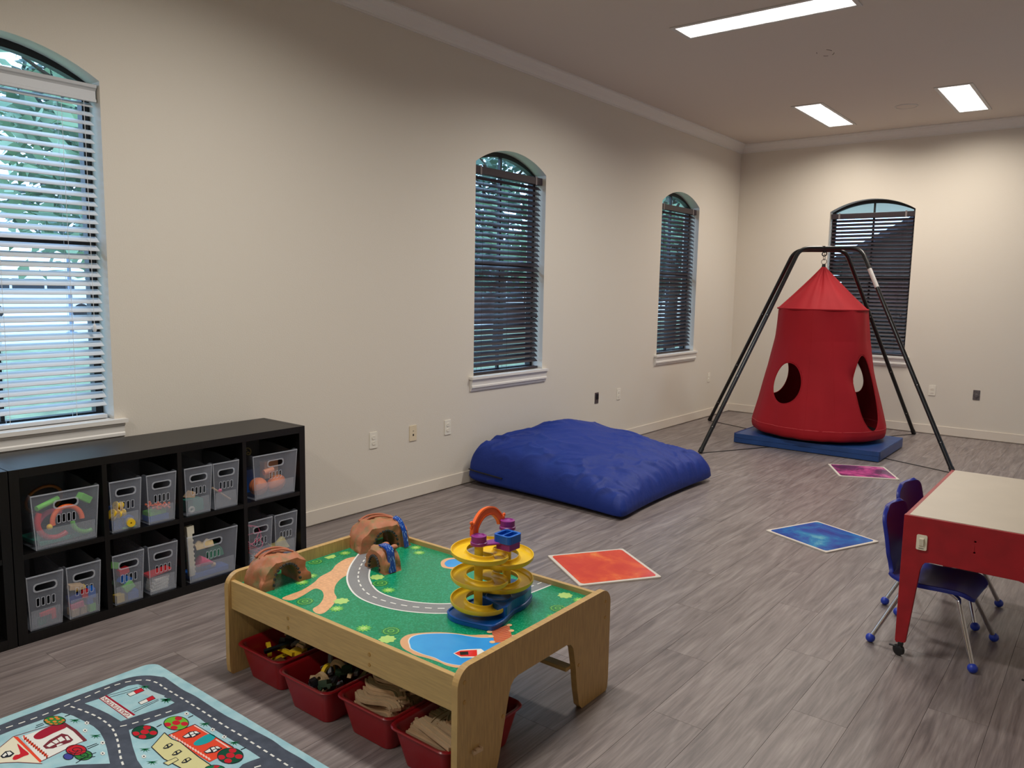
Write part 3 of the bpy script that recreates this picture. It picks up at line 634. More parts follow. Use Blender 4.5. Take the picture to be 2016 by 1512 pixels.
foam = [(686, 1180), (716, 1147), (800, 1127), (950, 1121), (1080, 1126), (1200, 1146), (1300, 1157), (1450, 1152), (1650, 1132), (1850, 1120), (1900, 1480), (1300, 1490), (1195, 1398), (1100, 1388), (1020, 1374), (960, 1354), (900, 1324), (800, 1294), (710, 1253), (694, 1220)]
def shrink(P, k):
    c = sum((Vector(q) for q in P), Vector((0, 0)))/len(P); return [tuple(c+(Vector(q)-c)*k) for q in P]
tprint('printed_beach', [spline([TA(*q) for q in beach], 3, True)], sand, 1)
tprint('printed_foam', [spline([TA(*q) for q in foam], 3, True)], ink('white', 232, 232, 226), 2)
tprint('printed_pond', [spline([TA(*q) for q in shrink(foam, .975)], 3, True)], water, 3)
pond = [(958, 530), (1000, 503), (1060, 496), (1120, 502), (1180, 530), (1160, 572), (1080, 590), (1010, 584), (966, 570)]
tprint('printed_beach', [spline([TA(*q) for q in pond], 4, True)], sand, 1)
tprint('printed_pond', [spline([TA(*q) for q in [(988, 540), (1030, 512), (1110, 510), (1160, 535), (1140, 560), (1070, 572), (1010, 570)]], 4, True)], water, 2)
tprint('printed_jetty', [[TA(1375, 1100), TA(1520, 1050), TA(1555, 1190), TA(1402, 1202)]], ink('jetty', 206, 112, 78), 5)
for k in range(1, 9):
    m = MB(); a = TA(1375, 1100).lerp(TA(1402, 1202), k/9); b = TA(1520, 1050).lerp(TA(1555, 1190), k/9); ribbon(m, [a, b], .0016, 6, tl, 0)
    obj('printed_jetty_line', m, ink('jetty_line', 150, 70, 50), top, recalc=False)
for q in ((1360, 1112), (1383, 1196), (1524, 1056), (1540, 1102), (1372, 1150)):
    c = TA(*q); m = MB().flat(tl([c+Vector((.010*cos(t*pi/6), .010*sin(t*pi/6), 0)) for t in range(12)], 6))
    obj('printed_post', m, ink('post', 238, 190, 140), top, recalc=False)
tprint('printed_wake', [[TA(*q) for q in [(1060, 1290), (1115, 1262), (1180, 1255), (1290, 1252), (1320, 1275), (1290, 1292), (1300, 1310), (1255, 1325), (1120, 1325)]]], ink('white', 232, 232, 226), 5)
tprint('printed_boat', [[TA(*q) for q in [(1070, 1290), (1120, 1268), (1255, 1261), (1258, 1315), (1125, 1316)]]], ink('boat', 222, 44, 44), 6)
tprint('printed_boat_cabin', [[TA(*q) for q in [(1113, 1279), (1182, 1275), (1186, 1302), (1118, 1304)]]], ink('black', 26, 26, 30), 7)
leafy = {'a': ink('light_leaf', 176, 214, 120), 'b': ink('mid_leaf', 110, 190, 84), 'c': ink('dark_leaf', 40, 124, 70)}
def bush(c, kind, r=.030):
    if kind == 's':
        tprint('printed_bush', [[c+Vector(((r*(1 if t % 2 else .62))*cos(t*pi/11), (r*(1 if t % 2 else .62))*sin(t*pi/11), 0)) for t in range(22)]], leafy['b'], 2)
        tprint('printed_bush', [[c+Vector(((r*(.6 if t % 2 else .3))*cos(t*pi/7), (r*(.6 if t % 2 else .3))*sin(t*pi/7), 0)) for t in range(14)]], leafy['a'], 3)
    elif kind == 'b':
        tprint('printed_bush', [[c+Vector((r*(.92+.1*cos(8*t*pi/24))*cos(t*pi/24), r*(.92+.1*cos(8*t*pi/24))*sin(t*pi/24), 0)) for t in range(48)]], leafy['a'], 2)
    else:
        for q, (rad, mt) in enumerate(((1.1, 'c'), (.92, 'b'), (.80, 'c'), (.40, 'b'), (.26, 'c'))):
            tprint('printed_bush', [[c+Vector((r*rad*(1+.05*cos(12*t*pi/24))*cos(t*pi/24), r*rad*(1+.05*cos(12*t*pi/24))*sin(t*pi/24), 0)) for t in range(48)]], leafy[mt], 2+q)
for x, y, k in [(165, 458, 's'), (35, 487, 'b'), (752, 412, 's'), (778, 455, 's'), (430, 657, 'b'), (455, 708, 'r'), (525, 765, 's'), (135, 855, 'b'), (95, 918, 's'), (320, 1080, 's'), (545, 1103, 'r'), (515, 1170, 'b'), (1925, 915, 'r'), (1890, 985, 's'), (1985, 808, 'b')]: bush(TA(x, y), k)
for x, y, k in [(505, 318, 'r'), (455, 515, 'r'), (485, 388, 's'), (1818, 508, 's'), (185, 420, 'b'), (440, 420, 's')]: bush(TB(x, y), k)

# ---------------------------------------------------------------- red bins under the table and what they hold
def red_tub(yc_label, x0, x1, y0, y1, h=.135):
    T = thing('storage_tub', yc_label, 'tub', ((x0+x1)/2, (y0+y1)/2, 0), 0, 'red tubs under the play table'); a, b = (x1-x0)/2, (y1-y0)/2
    def ring(s, z, r, n=5): return [(x, y, z) for x, y in rrect(-a+s, a-s, -b+s, b-s, r, n)]
    R = [ring(.040, .002, .03), ring(.012, h-.004, .035), ring(.002, h-.004, .04), ring(0, h, .04), ring(.003, h+.004, .04), ring(.012, h+.003, .036), ring(.018, h-.004, .032), ring(.044, .008, .03)]
    m = MB(); n = len(R[0]); vs = [q for r in R for q in r]; fs = [(i*n+k, i*n+(k+1) % n, (i+1)*n+(k+1) % n, (i+1)*n+k) for i in range(len(R)-1) for k in range(n)]
    fs += [tuple(range(n))[::-1], tuple((len(R)-1)*n+k for k in range(n))]; m.add(vs, fs)
    obj('shell', m, red_bin, T, smooth=True, angle=50); return T
TUBS = [(1.376, 1.668, 1.672, 2.07), (1.700, 2.050, 1.632, 2.03), (2.000, 2.292, 1.672, 2.07), (2.275, 2.548, 1.655, 2.055)]
red_tub('red tub of mixed train bits and yellow pieces under the play table', *TUBS[0])
red_tub('red tub of dark green and grey train bits under the play table', 1.690, 1.985, 1.640, 2.04)
red_tub('red tub piled with curved wooden tracks under the play table', 1.992, 2.275, 1.668, 2.07)
red_tub('red tub with straight wooden tracks on top under the play table', 2.279, 2.552, 1.650, 2.055)
TPROF = [(-.019, 0), (.019, 0), (.019, .012), (.0135, .012), (.0135, .009), (.0075, .009), (.0075, .012), (-.0075, .012), (-.0075, .009), (-.0135, .009), (-.0135, .012), (-.019, .012)]
def track_mesh(kind):
    m = MB()
    if kind == 'straight':
        P = [(0, .10*k/4-.10, 0) for k in range(9)]
    else:
        R, A = (.20, 42); P = [(R*(1-cos(radians(A*(k/12-.5)))), R*sin(radians(A*(k/12-.5))), 0) for k in range(13)]
    if kind == 'wave': P = [(.018*sin(pi*(k/12)*2), -.09+.18*k/12, 0) for k in range(13)]
    m.sweep(TPROF, P); e = Vector(P[-1]); t = (e-Vector(P[-2])).normalized()
    m.M = Matrix.Identity(4); c = e+t*.010
    s = t.cross(Vector((0, 0, 1)))*.003
    m.add([e+s, e-s, c-s, c+s]+[q+Vector((0, 0, .010)) for q in (e+s, e-s, c-s, c+s)], [(0, 1, 2, 3), (4, 5, 6, 7), (0, 3, 7, 4), (1, 2, 6, 5), (2, 3, 7, 6), (0, 1, 5, 4)])
    m.lathe([(0, 0), (.0062, 0), (.0062, .010), (0, .010)], 10, c)
    me = mesh('wooden_track', m, track_wood); me.materials.append(M('track_socket', S(60, 44, 34), .8)); return me
def track_socket(): return None
TM = {k: track_mesh(k) for k in ('straight', 'curve', 'wave')}
def track(kind, x, y, z, rot, where):
    o = obj('wooden_track', TM[kind], None, loc=(x, y, z), rot=rot)
    nm = {'straight': 'straight', 'curve': 'curved', 'wave': 'wavy'}[kind]
    tag(o, '%s pale wooden track in the %s' % (nm, where), 'toy track', nm+' wooden tracks in the '+where)
rt = random.Random(11); w3 = 'tub piled with curved tracks'; w4 = 'tub with straight tracks on top'
def layer(where, x, y0, y1, z, kinds, jit=.10):
    y = y0
    while y < y1:
        track(rt.choice(kinds), x+rt.uniform(-.004, .004), y, z, (rt.uniform(-.02, .02), rt.uniform(-.02, .02), pi/2+rt.uniform(-jit, jit)), where); y += .046
for k, z_ in enumerate((.088, .101, .114)): layer(w3, 2.128, 1.745+.01*k, 2.00, z_, ['straight', 'wave', 'straight'], .06)
for x_, y_, z_, r_, kd_ in [(2.140, 1.742, .1275, 1.57, 'wave'), (2.13, 1.79, .1275, 1.60, 'wave'), (2.12, 1.848, .1275, 1.55, 'curve'), (2.13, 1.895, .1275, 1.57, 'wave'), (2.12, 1.945, .1275, 1.55, 'straight'), (2.115, 1.800, .1410, 1.46, 'wave'), (2.13, 1.856, .1410, 1.48, 'wave'), (2.12, 1.915, .1410, 1.52, 'curve'), (2.11, 1.968, .1410, 1.6, 'wave'), (2.105, 1.838, .1545, 1.38, 'wave'), (2.12, 1.90, .1545, 1.44, 'wave'), (2.11, 1.96, .1545, 1.5, 'curve'), (2.10, 1.905, .1680, 1.30, 'curve')]:
    track(kd_, x_, y_, z_, (0, rt.uniform(-.015, .015), r_), w3)
for k, z_ in enumerate((.088, .101)): layer(w4, 2.410, 1.735+.01*k, 1.99, z_, ['straight', 'straight'], .06)
for x_, y_, z_, r_, kd_ in [(2.445, 1.712, .138, 1.36, 'straight'), (2.50, 1.762, .124, 1.40, 'straight'), (2.375, 1.82, .118, .10, 'curve'), (2.43, 1.84, .121, .20, 'curve'), (2.47, 1.86, .119, -.1, 'wave'), (2.40, 1.86, .134, .35, 'curve'), (2.45, 1.90, .134, 2.6, 'curve'), (2.38, 1.93, .134, .2, 'curve'), (2.43, 1.95, .148, .9, 'wave')]:
    track(kd_, x_, y_, z_, (rt.uniform(-.03, .03), rt.uniform(-.04, .04), r_), w4)
# small train bits in the first two tubs
def wagon():
    m = MB().bx(-.013, .013, -.032, .032, .008, .018).bx(-.012, .012, -.03, .008, .018, .034)
    for y_ in (-.02, .02):
        for s in (-1, 1): m.tube([(s*.011, y_, .008), (s*.016, y_, .008)], .008, 10)
    return mesh('train_wagon', m, P_DKGREEN)
def bits(where, x0, x1, y0, y1, cols, n, seed, z0=.05, z1=.105):
    rr = random.Random(seed)
    for k in range(n):
        mt, nm = cols[rr.randrange(len(cols))]; kd = rr.choice(['block', 'wagon', 'arch', 'beam', 'beam'])
        x, y, z = rr.uniform(x0, x1), rr.uniform(y0, y1), z0+(z1-z0)*k/n
        if kd == 'block': m = block(.04, .055, .022); nmk = 'block'
        elif kd == 'beam': m = block(.014, .10, .014); nmk = 'beam'
        elif kd == 'arch': m = MB().prism([(.032*cos(radians(t)), .032*sin(radians(t))) for t in range(0, 181, 15)]+[(.020*cos(radians(t)), .020*sin(radians(t))) for t in range(180, -1, -15)], 0, .016, P=lambda a, b, q: (a, q, b)); nmk = 'arch'
        else:
            m = MB().bx(-.013, .013, -.032, .032, .008, .018).bx(-.012, .012, -.03, .008, .018, .034)
            for y_ in (-.02, .02):
                for s in (-1, 1): m.tube([(s*.011, y_, .008), (s*.016, y_, .008)], .008, 10)
            nmk = 'wagon'
        tag(obj('toy_'+nmk, m, mt, loc=(x, y, z), rot=(rr.uniform(-.5, .5), rr.uniform(-.5, .5), rr.uniform(0, 6))), '%s toy train %s lying in the %s' % (nm, nmk, where), 'toy '+nmk, '%s %s in the %s' % (nm, {'arch': 'arches'}.get(nmk, nmk+'s'), where))
cA = [(P_YEL, 'yellow'), (P_TAN, 'tan'), (P_DARK, 'black'), (P_GREY, 'grey'), (P_TAN, 'tan'), (M('brown_wood', S(120, 76, 48), .6), 'brown')]
cB = [(P_DKGREEN, 'dark green'), (P_DARK, 'black'), (P_GREY, 'grey'), (P_DARK, 'black'), (P_TAN, 'tan'), (P_YEL, 'yellow')]
bits('leftmost red tub beside the table end'.replace('leftmost ', ''), 1.44, 1.61, 1.75, 1.99, cA, 30, 3, .05, .135)
bits('red tub of dark bits', 1.75, 1.93, 1.70, 1.95, cB, 34, 4, .05, .130)

# ---------------------------------------------------------------- moulded rock tunnels on the table
rock = M('terracotta_rock', S(178, 112, 78), .6, noise=(26, (1, 1, 1), 0, S(128, 120, 78), (.45, .72)), bump=(40, .5, (1, 1, 1), .004))
stone_dk = M('dark_arch_stone', S(52, 54, 54), .6, noise=(60, (1, 1, 1), .3))
fall = M('painted_water', S(24, 66, 150), .15, noise=(30, (6, 6, .6), 0, S(150, 190, 226), (.55, .68)))
def rock_tunnel(label, loc, rz, wd, dp, ht, aw, ah, seed, flare=.16):
    """arch opening along local x; local +x face is the mouth"""
    T = thing('rock_tunnel', label, 'toy tunnel', loc, rz, 'moulded rock tunnels on the play table'); n = 26; nx_ = 10
    def outer(i, j):
        x = -dp/2+dp*i/(nx_-1); t = pi*j/(n-1)
        yy = -cos(t); zz = sin(t)
        sq = (abs(yy)**3.2+abs(zz)**3.2)**(-1/3.2); edge = 1-.16*(abs(x)/(dp/2))**4
        y = yy*sq*wd/2*(1+flare*(1-zz*sq)); z = max(0, zz*sq*ht*edge)
        nz_ = mnoise.noise(Vector((x*28+seed, y*28, z*28)))*.011+mnoise.noise(Vector((x*70+seed, y*70, z*70)))*.005
        k = 0 if z < .002 else 1
        return (x+nz_*.8, y+nz_*k*(1 if y > 0 else -1), z+nz_*k*1.2)
    def inner(i, j):
        x = -dp/2+dp*i/(nx_-1); t = pi*j/(n-1); return (x, -cos(t)*aw/2, max(0, sin(t)**.75*ah))
    m = MB(); m.grid(nx_, n, outer)
    for e in (0, nx_-1):
        m.add([outer(e, j) for j in range(n)]+[inner(e, j) for j in range(n)], [(j, j+1, n+j+1, n+j) for j in range(n-1)])
    obj('rock', m, rock, T, smooth=True, angle=60)
    obj('bore', MB().grid(nx_, n, inner), rock, T, smooth=True)
    for e, sx in ((nx_-1, 1),):
        for k in range(13):
            t = pi*(k+.5)/13; y = -cos(t)*(aw/2+.004); z = max(.003, sin(t)**.75*(ah+.004))
            obj('arch_stone', MB().bx(-.005, .006, -.0052, .0052, -.0042, .0042), stone_dk, T, loc=(dp/2+.001, y, z), rot=(-t+pi/2, 0, 0), bevel=.0012)
    return T
t1 = rock_tunnel('brown rock toy tunnel at the corner of the play table nearest the rug', (1.462, 1.822, TZ), -.06, .195, .130, .122, .112, .086, 3)
def top_tracks(T, dp, wd, z):
    for s in (-.022, .012):
        obj('top_groove', MB().sweep([(-.006, -.002), (.006, -.002), (.006, .003), (.003, .005), (-.003, .005), (-.006, .003)], spline([(-.03+s, -wd*.36, z-.020), (-.034+s, -wd*.15, z-.003), (-.02+s, wd*.12, z), (s, wd*.34, z-.014)], 6)), M('rust_rock', S(164, 92, 62), .55), T, smooth=True)
top_tracks(t1, .13, .19, .126)
obj('pool', MB().lathe([(0, .002), (.020, .002), (.024, 0)], 16), M('grey_pool', S(70, 70, 84), .2), t1, loc=(.032, .03, .112), rot=(0, .35, 0), smooth=True)
t2 = rock_tunnel('brown rock toy tunnel with a blue waterfall at the back of the play table', (1.432, 2.392, TZ), -.30, .220, .150, .130, .112, .086, 8)
top_tracks(t2, .15, .21, .134)
obj('waterfall', MB().sweep([(-.012, 0), (.012, 0), (.010, .004), (-.010, .004)], spline([(.02, .070, .128), (.055, .078, .120), (.085, .084, .085), (.098, .088, .04), (.104, .090, .006)], 5), up=(1, 0, .6)), fall, t2, smooth=True)
t3 = rock_tunnel('small rock toy bridge with a wide blue waterfall beside the printed road', (1.668, 2.200, TZ), -pi/2-.12, .120, .085, .100, .066, .062, 15, .22)
obj('waterfall', MB().sweep([(-.018, 0), (.018, 0), (.016, .006), (-.016, .006)], spline([(.004, 0, .103), (.004, .034, .103), (.004, .056, .090), (.004, .065, .05), (.004, .074, .004)], 5), up=(0, 1, .5)), fall, t3, smooth=True)
for dz_, dy_ in ((.104, .040), (.100, -.02)): obj('boulder', MB().ball((0, 0, 0), (.020, .013, .012), 10, 7), rock, t3, loc=(-.028, dy_, dz_-.008), smooth=True)

# ---------------------------------------------------------------- spiral ball tower
BT = thing('ball_tower', 'yellow spiral ball ramp toy on a blue base with an orange handle', 'toy', (2.2925, 2.177, TZ))
loc_ = lambda P: [(x-2.2925, y-2.177) for x, y in P]
tray = loc_([(2.229, 2.004), (2.272, 1.992), (2.336, 2.001), (2.401, 2.017), (2.419, 2.035), (2.418, 2.084), (2.409, 2.116), (2.392, 2.168), (2.386, 2.205), (2.386, 2.257), (2.360, 2.333), (2.33, 2.352), (2.26, 2.355), (2.215, 2.325), (2.198, 2.25), (2.208, 2.17), (2.196, 2.10), (2.205, 2.03)])
tray = [(q.x, q.y) for q in spline([(a, b, 0) for a, b in tray], 4, True)]
deck = loc_([(2.404, 2.112), (2.390, 2.168), (2.384, 2.210), (2.384, 2.257), (2.357, 2.332), (2.33, 2.349), (2.26, 2.352), (2.217, 2.323), (2.201, 2.25), (2.212, 2.175), (2.25, 2.14), (2.33, 2.125)])
deck = [(q.x, q.y) for q in spline([(a, b, 0) for a, b in deck], 4, True)]
base_b = M('deep_blue_plastic', S(10, 84, 168), .3)
b = obj('base', MB().prism(tray, .0, .016), base_b, BT, bevel=.004)
obj('tray_rim', MB().tube([(x*.985, y*.985, .017) for x, y in tray], .0045, 8, True), base_b, b, smooth=True)
obj('deck', MB().prism(deck, .014, .056), base_b, b, bevel=.006)
obj('deck_well', MB().lathe([(0, .0005), (.040, .0005), (.046, .003), (.050, 0)], 26), base_b, b, loc=(.03, .0, .056), smooth=True)
for s in (-1, 1):
    obj('pillar', MB().lathe([(.018, .012), (.016, .05), (.016, .285-(0 if s < 0 else -.02)), (0, .285-(0 if s < 0 else -.02))], 20, (.0025*s, .08*s, 0)), P_YEL, BT, smooth=True)
ramp = []; NL = 5
for q in range(NL):
    for k in range(36):
        t = q+k/36; z = .252-.046*t
        if q == NL-1: z = max(z, .030)
        a = 2*pi*k/36
        if q % 2 == 0: p_ = (0+.077*cos(pi/2+a), -.077+.077*sin(pi/2+a))
        else: p_ = (0+.077*cos(-pi/2-a), .077+.077*sin(-pi/2-a))
        if q == NL-1 and k > 31: break
        ramp.append((p_[0], p_[1], z))
UP = [(-.029, .017), (-.029, .006), (-.022, -.002), (.022, -.002), (.029, .006), (.029, .017), (.026, .017), (.026, .008), (.020, .002), (-.020, .002), (-.026, .008), (-.026, .017)]
obj('spiral_ramp', MB().sweep(UP, ramp), P_YEL, BT, smooth=True, angle=45)
for s, z in ((-1, .268), (1, .290)):
    obj('knob', MB().lathe([(0, 0), (.031, 0), (.031, .010), (.028, .012), (.028, .034), (.021, .036), (.018, .032), (0, .032)], 24, (.0025*s, .08*s, z)), P_PURPLE, BT, smooth=True)
ah = spline([(-.03, -.075, .292), (-.032, -.068, .325), (-.034, -.035, .358), (-.034, .0, .368), (-.032, .035, .362), (-.026, .062, .336), (-.022, .070, .312)], 7)
h_ = obj('handle', MB().sweep([(-.016, -.007), (.016, -.007), (.016, .007), (.011, .008), (.011, .004), (-.011, .004), (-.011, .008), (-.016, .007)], ah, up=(1, 0, .15)), P_ORANGE, BT, smooth=True, angle=40)
for q, dy in ((8, -.014), (38, .014)):
    obj('prong', MB().ball((0, 0, 0), (.008, .012, .010), 10, 7).ball((0, dy*.7, .008), (.006, .007, .007), 8, 6).ball((0, dy*.7, -.010), (.006, .007, .007), 8, 6), P_ORANGE, h_, loc=ah[q]+Vector((0, dy, .006)), smooth=True)
obj('launcher_arm', MB().prism([(-.01, -.095), (.02, -.085), (.062, -.02), (.058, .03), (.02, .02), (-.01, -.055)], .266, .274), P_PURPLE, BT, bevel=.003)
obj('launcher_box', MB().bx(.030, .094, -.022, .042, .244, .272), P_PURPLE, BT, bevel=.004)
ch = obj('ball_cup', MB().prism(rrect(.020, .098, -.030, .050, .016, 4), .279, .301, [rrect(x0, x0+.026, -.020, .040, .008, 4)[::-1] for x0 in (.030, .062)]), P_BLUE, BT, bevel=.0025)
obj('cup_floor', MB().prism(rrect(.020, .098, -.030, .050, .016, 4), .272, .2795), P_BLUE, ch)

# ================================================================== ROAD RUG
RX0, RX1, RY0, RY1, RZ = 1.030, 2.93, -.02, 1.517, .006
RG = thing('road_rug', 'light blue play rug printed with grey roads, houses and a gas station', 'rug', (RX0, RY0, 0))
rugb = M('rug_light_blue', S(150, 192, 202), .95, noise=(18, (1, 1, 1), 0, S(172, 206, 212), (.35, .7)), bump=(220, .35, (1, 1, 1), .002), spec=.1)
pile = obj('rug_pile', MB().prism(rrect(0, RX1-RX0, 0, RY1-RY0, .05, 6), 0, RZ), rugb, RG, bevel=.002)
def R1(x, y): return hit(x*.17361, 1300+y*.17361, 2, RZ)
def R2(x, y): return hit(220+x*.21825, 1300+y*.21825, 2, RZ)
def rl(P, lay): return [(q.x-RX0, q.y-RY0, RZ+.00022*lay) for q in P]
def dye(name, r, g, b, **k): return M('dye_'+name, S(r, g, b), .95, spec=.1, **k)
def rp(name, polys, mat, lay):
    for P in polys: obj(name, MB().flat(rl(P, lay)), mat, pile, recalc=False)
def rstroke(name, lines, wd, mat, lay):
    for P in lines:
        m = MB(); ribbon(m, P, wd, lay, rl, 0); obj(name, m, mat, pile, recalc=False)
def ell(f, cx, cy, rx, ry, n=22): return [f(cx+rx*cos(2*pi*t/n), cy+ry*sin(2*pi*t/n)) for t in range(n)]
asph = dye('asphalt', 78, 84, 96, noise=(22, (1, 1, 1), .16), bump=(220, .3, (1, 1, 1), .002)); dw = dye('white', 226, 226, 220); dblack = dye('line', 40, 44, 52); dred = dye('red', 196, 40, 52); dcr = dye('crimson', 160, 36, 56)
dor = dye('vermilion', 226, 76, 52); dlg = dye('leaf', 30, 116, 76); dgreen = dye('green', 56, 130, 62); dcream = dye('cream', 226, 220, 196); dyel = dye('straw', 214, 208, 152)
edge = [R1(*q) for q in [(-300, 845), (0, 735), (200, 655), (420, 575), (620, 500), (800, 430), (1000, 355), (1200, 285), (1400, 215), (1550, 180), (1700, 172), (1830, 188)]]+[R2(*q) for q in [(480, 155), (560, 210), (650, 270), (750, 320), (850, 385), (950, 450), (1050, 510), (1180, 575), (1300, 640), (1450, 720), (1560, 800), (1700, 880), (1830, 965)]]
edge = [q for q in edge if q.y > .3]
rp('printed_road', [spline(edge, 3)+[Vector((2.84, 1.42, 0)), Vector((2.84, .07, 0)), Vector((1.12, .07, 0))]], asph, 1)
islA = [(960, 490), (1130, 435), (1300, 355), (1450, 290), (1560, 272), (1640, 298), (1720, 348), (1830, 400), (1980, 480), (1900, 522), (1700, 582), (1550, 632), (1370, 692), (1330, 668), (1230, 608), (1120, 556), (1040, 520)]
islB = [(-200, 930), (0, 850), (150, 790), (350, 720), (520, 660), (700, 595), (830, 630), (950, 690), (1060, 750), (1130, 810), (1180, 900), (1212, 1000), (1247, 1172), (1100, 1177), (900, 1182), (760, 1195), (600, 1225), (300, 1290), (-200, 1400)]
islC = [(155, 630), (300, 580), (500, 510), (680, 455), (800, 530), (900, 610), (1000, 670), (1150, 760), (1250, 820), (1340, 880), (1250, 910), (1180, 940), (1130, 990), (1060, 1080), (700, 1150), (400, 1100), (300, 1000), (230, 900), (190, 780)]
rp('printed_block', [[R1(*q) for q in islA]], rugb, 2); rp('printed_block', [[R1(*q) for q in islB]], rugb, 2); rp('printed_block', [[R2(*q) for q in islC]], rugb, 2)
rp('printed_block', [[Vector((x, y, 0)) for x, y in rrect(2.20, 2.72, .85, 1.30, .06)]], rugb, 2); rp('printed_block', [[Vector((x, y, 0)) for x, y in rrect(1.55, 2.70, .18, .62, .06)]], rugb, 2)
p1 = spline([R1(*q) for q in [(-100, 825), (0, 790), (330, 680), (620, 570), (800, 490), (1000, 410), (1200, 320), (1400, 255), (1560, 228), (1690, 228), (1800, 265)]]+[R2(*q) for q in [(460, 240), (560, 300), (700, 385), (850, 480), (1000, 580), (1150, 670), (1300, 765), (1450, 860), (1580, 945), (1700, 1020)]], 4)
p2 = spline([R1(*q) for q in [(790, 520), (950, 575), (1100, 640), (1220, 720), (1290, 800), (1330, 900), (1350, 1000), (1370, 1110), (1410, 1225)]], 4)
p3 = spline([R1(*q) for q in [(1340, 755), (1460, 730), (1600, 690), (1750, 640), (1900, 590), (2016, 548)]], 4)
p4 = spline([R2(*q) for q in [(1160, 1010), (1280, 970), (1390, 940), (1420, 936)]], 4)
for P in (p1, p2, p3, p4): dashes(P, .0065, .021, .017, 3, rl, dw, pile)
# gas station
rp('printed_pavement', [[R1(*q) for q in [(1640, 320), (1720, 350), (1870, 405), (1840, 430), (1750, 440), (1660, 392), (1600, 388)]]], dye('pavement', 176, 200, 204), 3)
rstroke('printed_post', [[R1(1200, 408), R1(1560, 308)], [R1(1230, 425), R1(1580, 325)], [R1(1500, 575), R1(1795, 443)], [R1(1520, 590), R1(1800, 455)]], .003, dblack, 4)
rp('printed_pump', [[R1(*q) for q in [(1440, 385), (1540, 343), (1565, 370), (1475, 412)]], [R1(*q) for q in [(1570, 480), (1680, 433), (1702, 460), (1600, 507)]]], dw, 4)
rp('printed_pump_top', [[R1(*q) for q in [(1512, 352), (1600, 316), (1637, 346), (1545, 385)]], [R1(*q) for q in [(1655, 437), (1730, 403), (1762, 436), (1682, 470)]]], dred, 5)
rstroke('printed_outline', [[R1(*q) for q in [(1440, 385), (1600, 316), (1637, 346), (1475, 412), (1440, 385)]], [R1(*q) for q in [(1570, 480), (1730, 403), (1762, 436), (1600, 507), (1570, 480)]]], .0028, dblack, 6)
bd = [R1(1128, 436), R1(1205, 400), R1(1532, 622), R1(1446, 662)]
rp('printed_sign_board', [bd], dw, 4)
rp('printed_sign_edge', [[bd[1], bd[2], bd[2].lerp(bd[3], .22), bd[1].lerp(bd[0], .22)]], dcr, 5)
rstroke('printed_outline', [[bd[0], bd[1], bd[2], bd[3], bd[0]]], .003, dcr, 6)
tc_ = bpy.data.curves.new('sign_text', 'FONT'); tc_.body = 'GAS STATION'; tc_.size = 1; tc_.space_character = .92
to = bpy.data.objects.new('sign_text', tc_); COL.objects.link(to); bpy.context.view_layer.update()
tme = bpy.data.meshes.new_from_object(to.evaluated_get(bpy.context.evaluated_depsgraph_get())); bpy.data.objects.remove(to)
xs = [v.co.x for v in tme.vertices]; x0_, x1_ = min(xs), max(xs)
oA = bd[2].lerp(bd[3], .36).lerp(bd[1].lerp(bd[0], .36), .06); oB = bd[1].lerp(bd[0], .36).lerp(bd[2].lerp(bd[3], .36), .05); upv = (bd[3]-bd[2])*.52
for v in tme.vertices:
    q = oA.lerp(oB, (v.co.x-x0_)/(x1_-x0_))+upv*(v.co.y/.73); v.co = Vector((q.x-RX0, q.y-RY0, RZ+.00022*7))
tme.materials.append(dcr); obj('printed_sign_text', tme, None, pile, label='red lettering on the printed sign board')
# pale house with red door
rp('printed_house_wall', [[R1(*q) for q in [(240, 870), (700, 705), (985, 905), (880, 945), (462, 1150)]]], dw, 4)
rp('printed_gable', [[R1(*q) for q in [(150, 868), (462, 1160), (480, 1172), (200, 1157), (-120, 1180), (-60, 1040)]]], dcream, 4)
rp('printed_band', [[R1(*q) for q in [(150, 868), (200, 868), (472, 1140), (455, 1165)]]], dor, 5)
rp('printed_door', [spline([R1(*q) for q in [(380, 872), (410, 835), (520, 770), (690, 708), (772, 750), (600, 832), (480, 890), (410, 897)]], 3, True)], dcr, 5)
rp('printed_window', [[R1(*q) for q in [(485, 977), (560, 908), (700, 832), (770, 848), (832, 905), (800, 932), (600, 1002), (520, 1007)]]], dye('maroon', 120, 50, 60), 5)
rp('printed_pane', [[R1(*q) for q in P] for P in ([(525, 975), (580, 935), (625, 955), (560, 988)], [(590, 925), (640, 900), (672, 930), (635, 950)], [(650, 892), (695, 865), (742, 905), (682, 930)], [(640, 965), (690, 945), (720, 950), (650, 985)], [(735, 868), (765, 862), (800, 905), (760, 912)])], dw, 6)
rstroke('printed_roof_line', [[R1(712, 712), R1(850, 800), R1(970, 918)]], .011, dye('maroon', 120, 50, 60), 6)
rstroke('printed_zigzag', [[R1(270+275*k/22, 872+225*k/22+(26 if k % 2 else -18)) for k in range(23)]], .004, dor, 6)
rp('printed_heart', [spline([R1(*q) for q in [(142, 1122), (170, 1080), (230, 1060), (195, 950), (262, 1005), (330, 1065), (270, 1092), (180, 1132)]], 3, True)], dred, 6)
rp('printed_window', [[R1(*q) for q in [(2, 1092), (60, 1035), (120, 1027), (165, 1060), (120, 1098), (30, 1114)]]], dblack, 5)
rp('printed_pane', [[R1(*q) for q in P] for P in ([(25, 1088), (62, 1052), (80, 1072), (45, 1100)], [(75, 1045), (112, 1038), (140, 1062), (98, 1085)])], dw, 6)
rstroke('printed_outline', [[R1(*q) for q in [(-60, 1040), (150, 868), (700, 702)]], [R1(*q) for q in [(-120, 1182), (60, 1165), (200, 1160), (480, 1175)]], [R1(462, 1152), R1(880, 947), R1(985, 907)]], .003, dye('maroon', 120, 50, 60), 7)
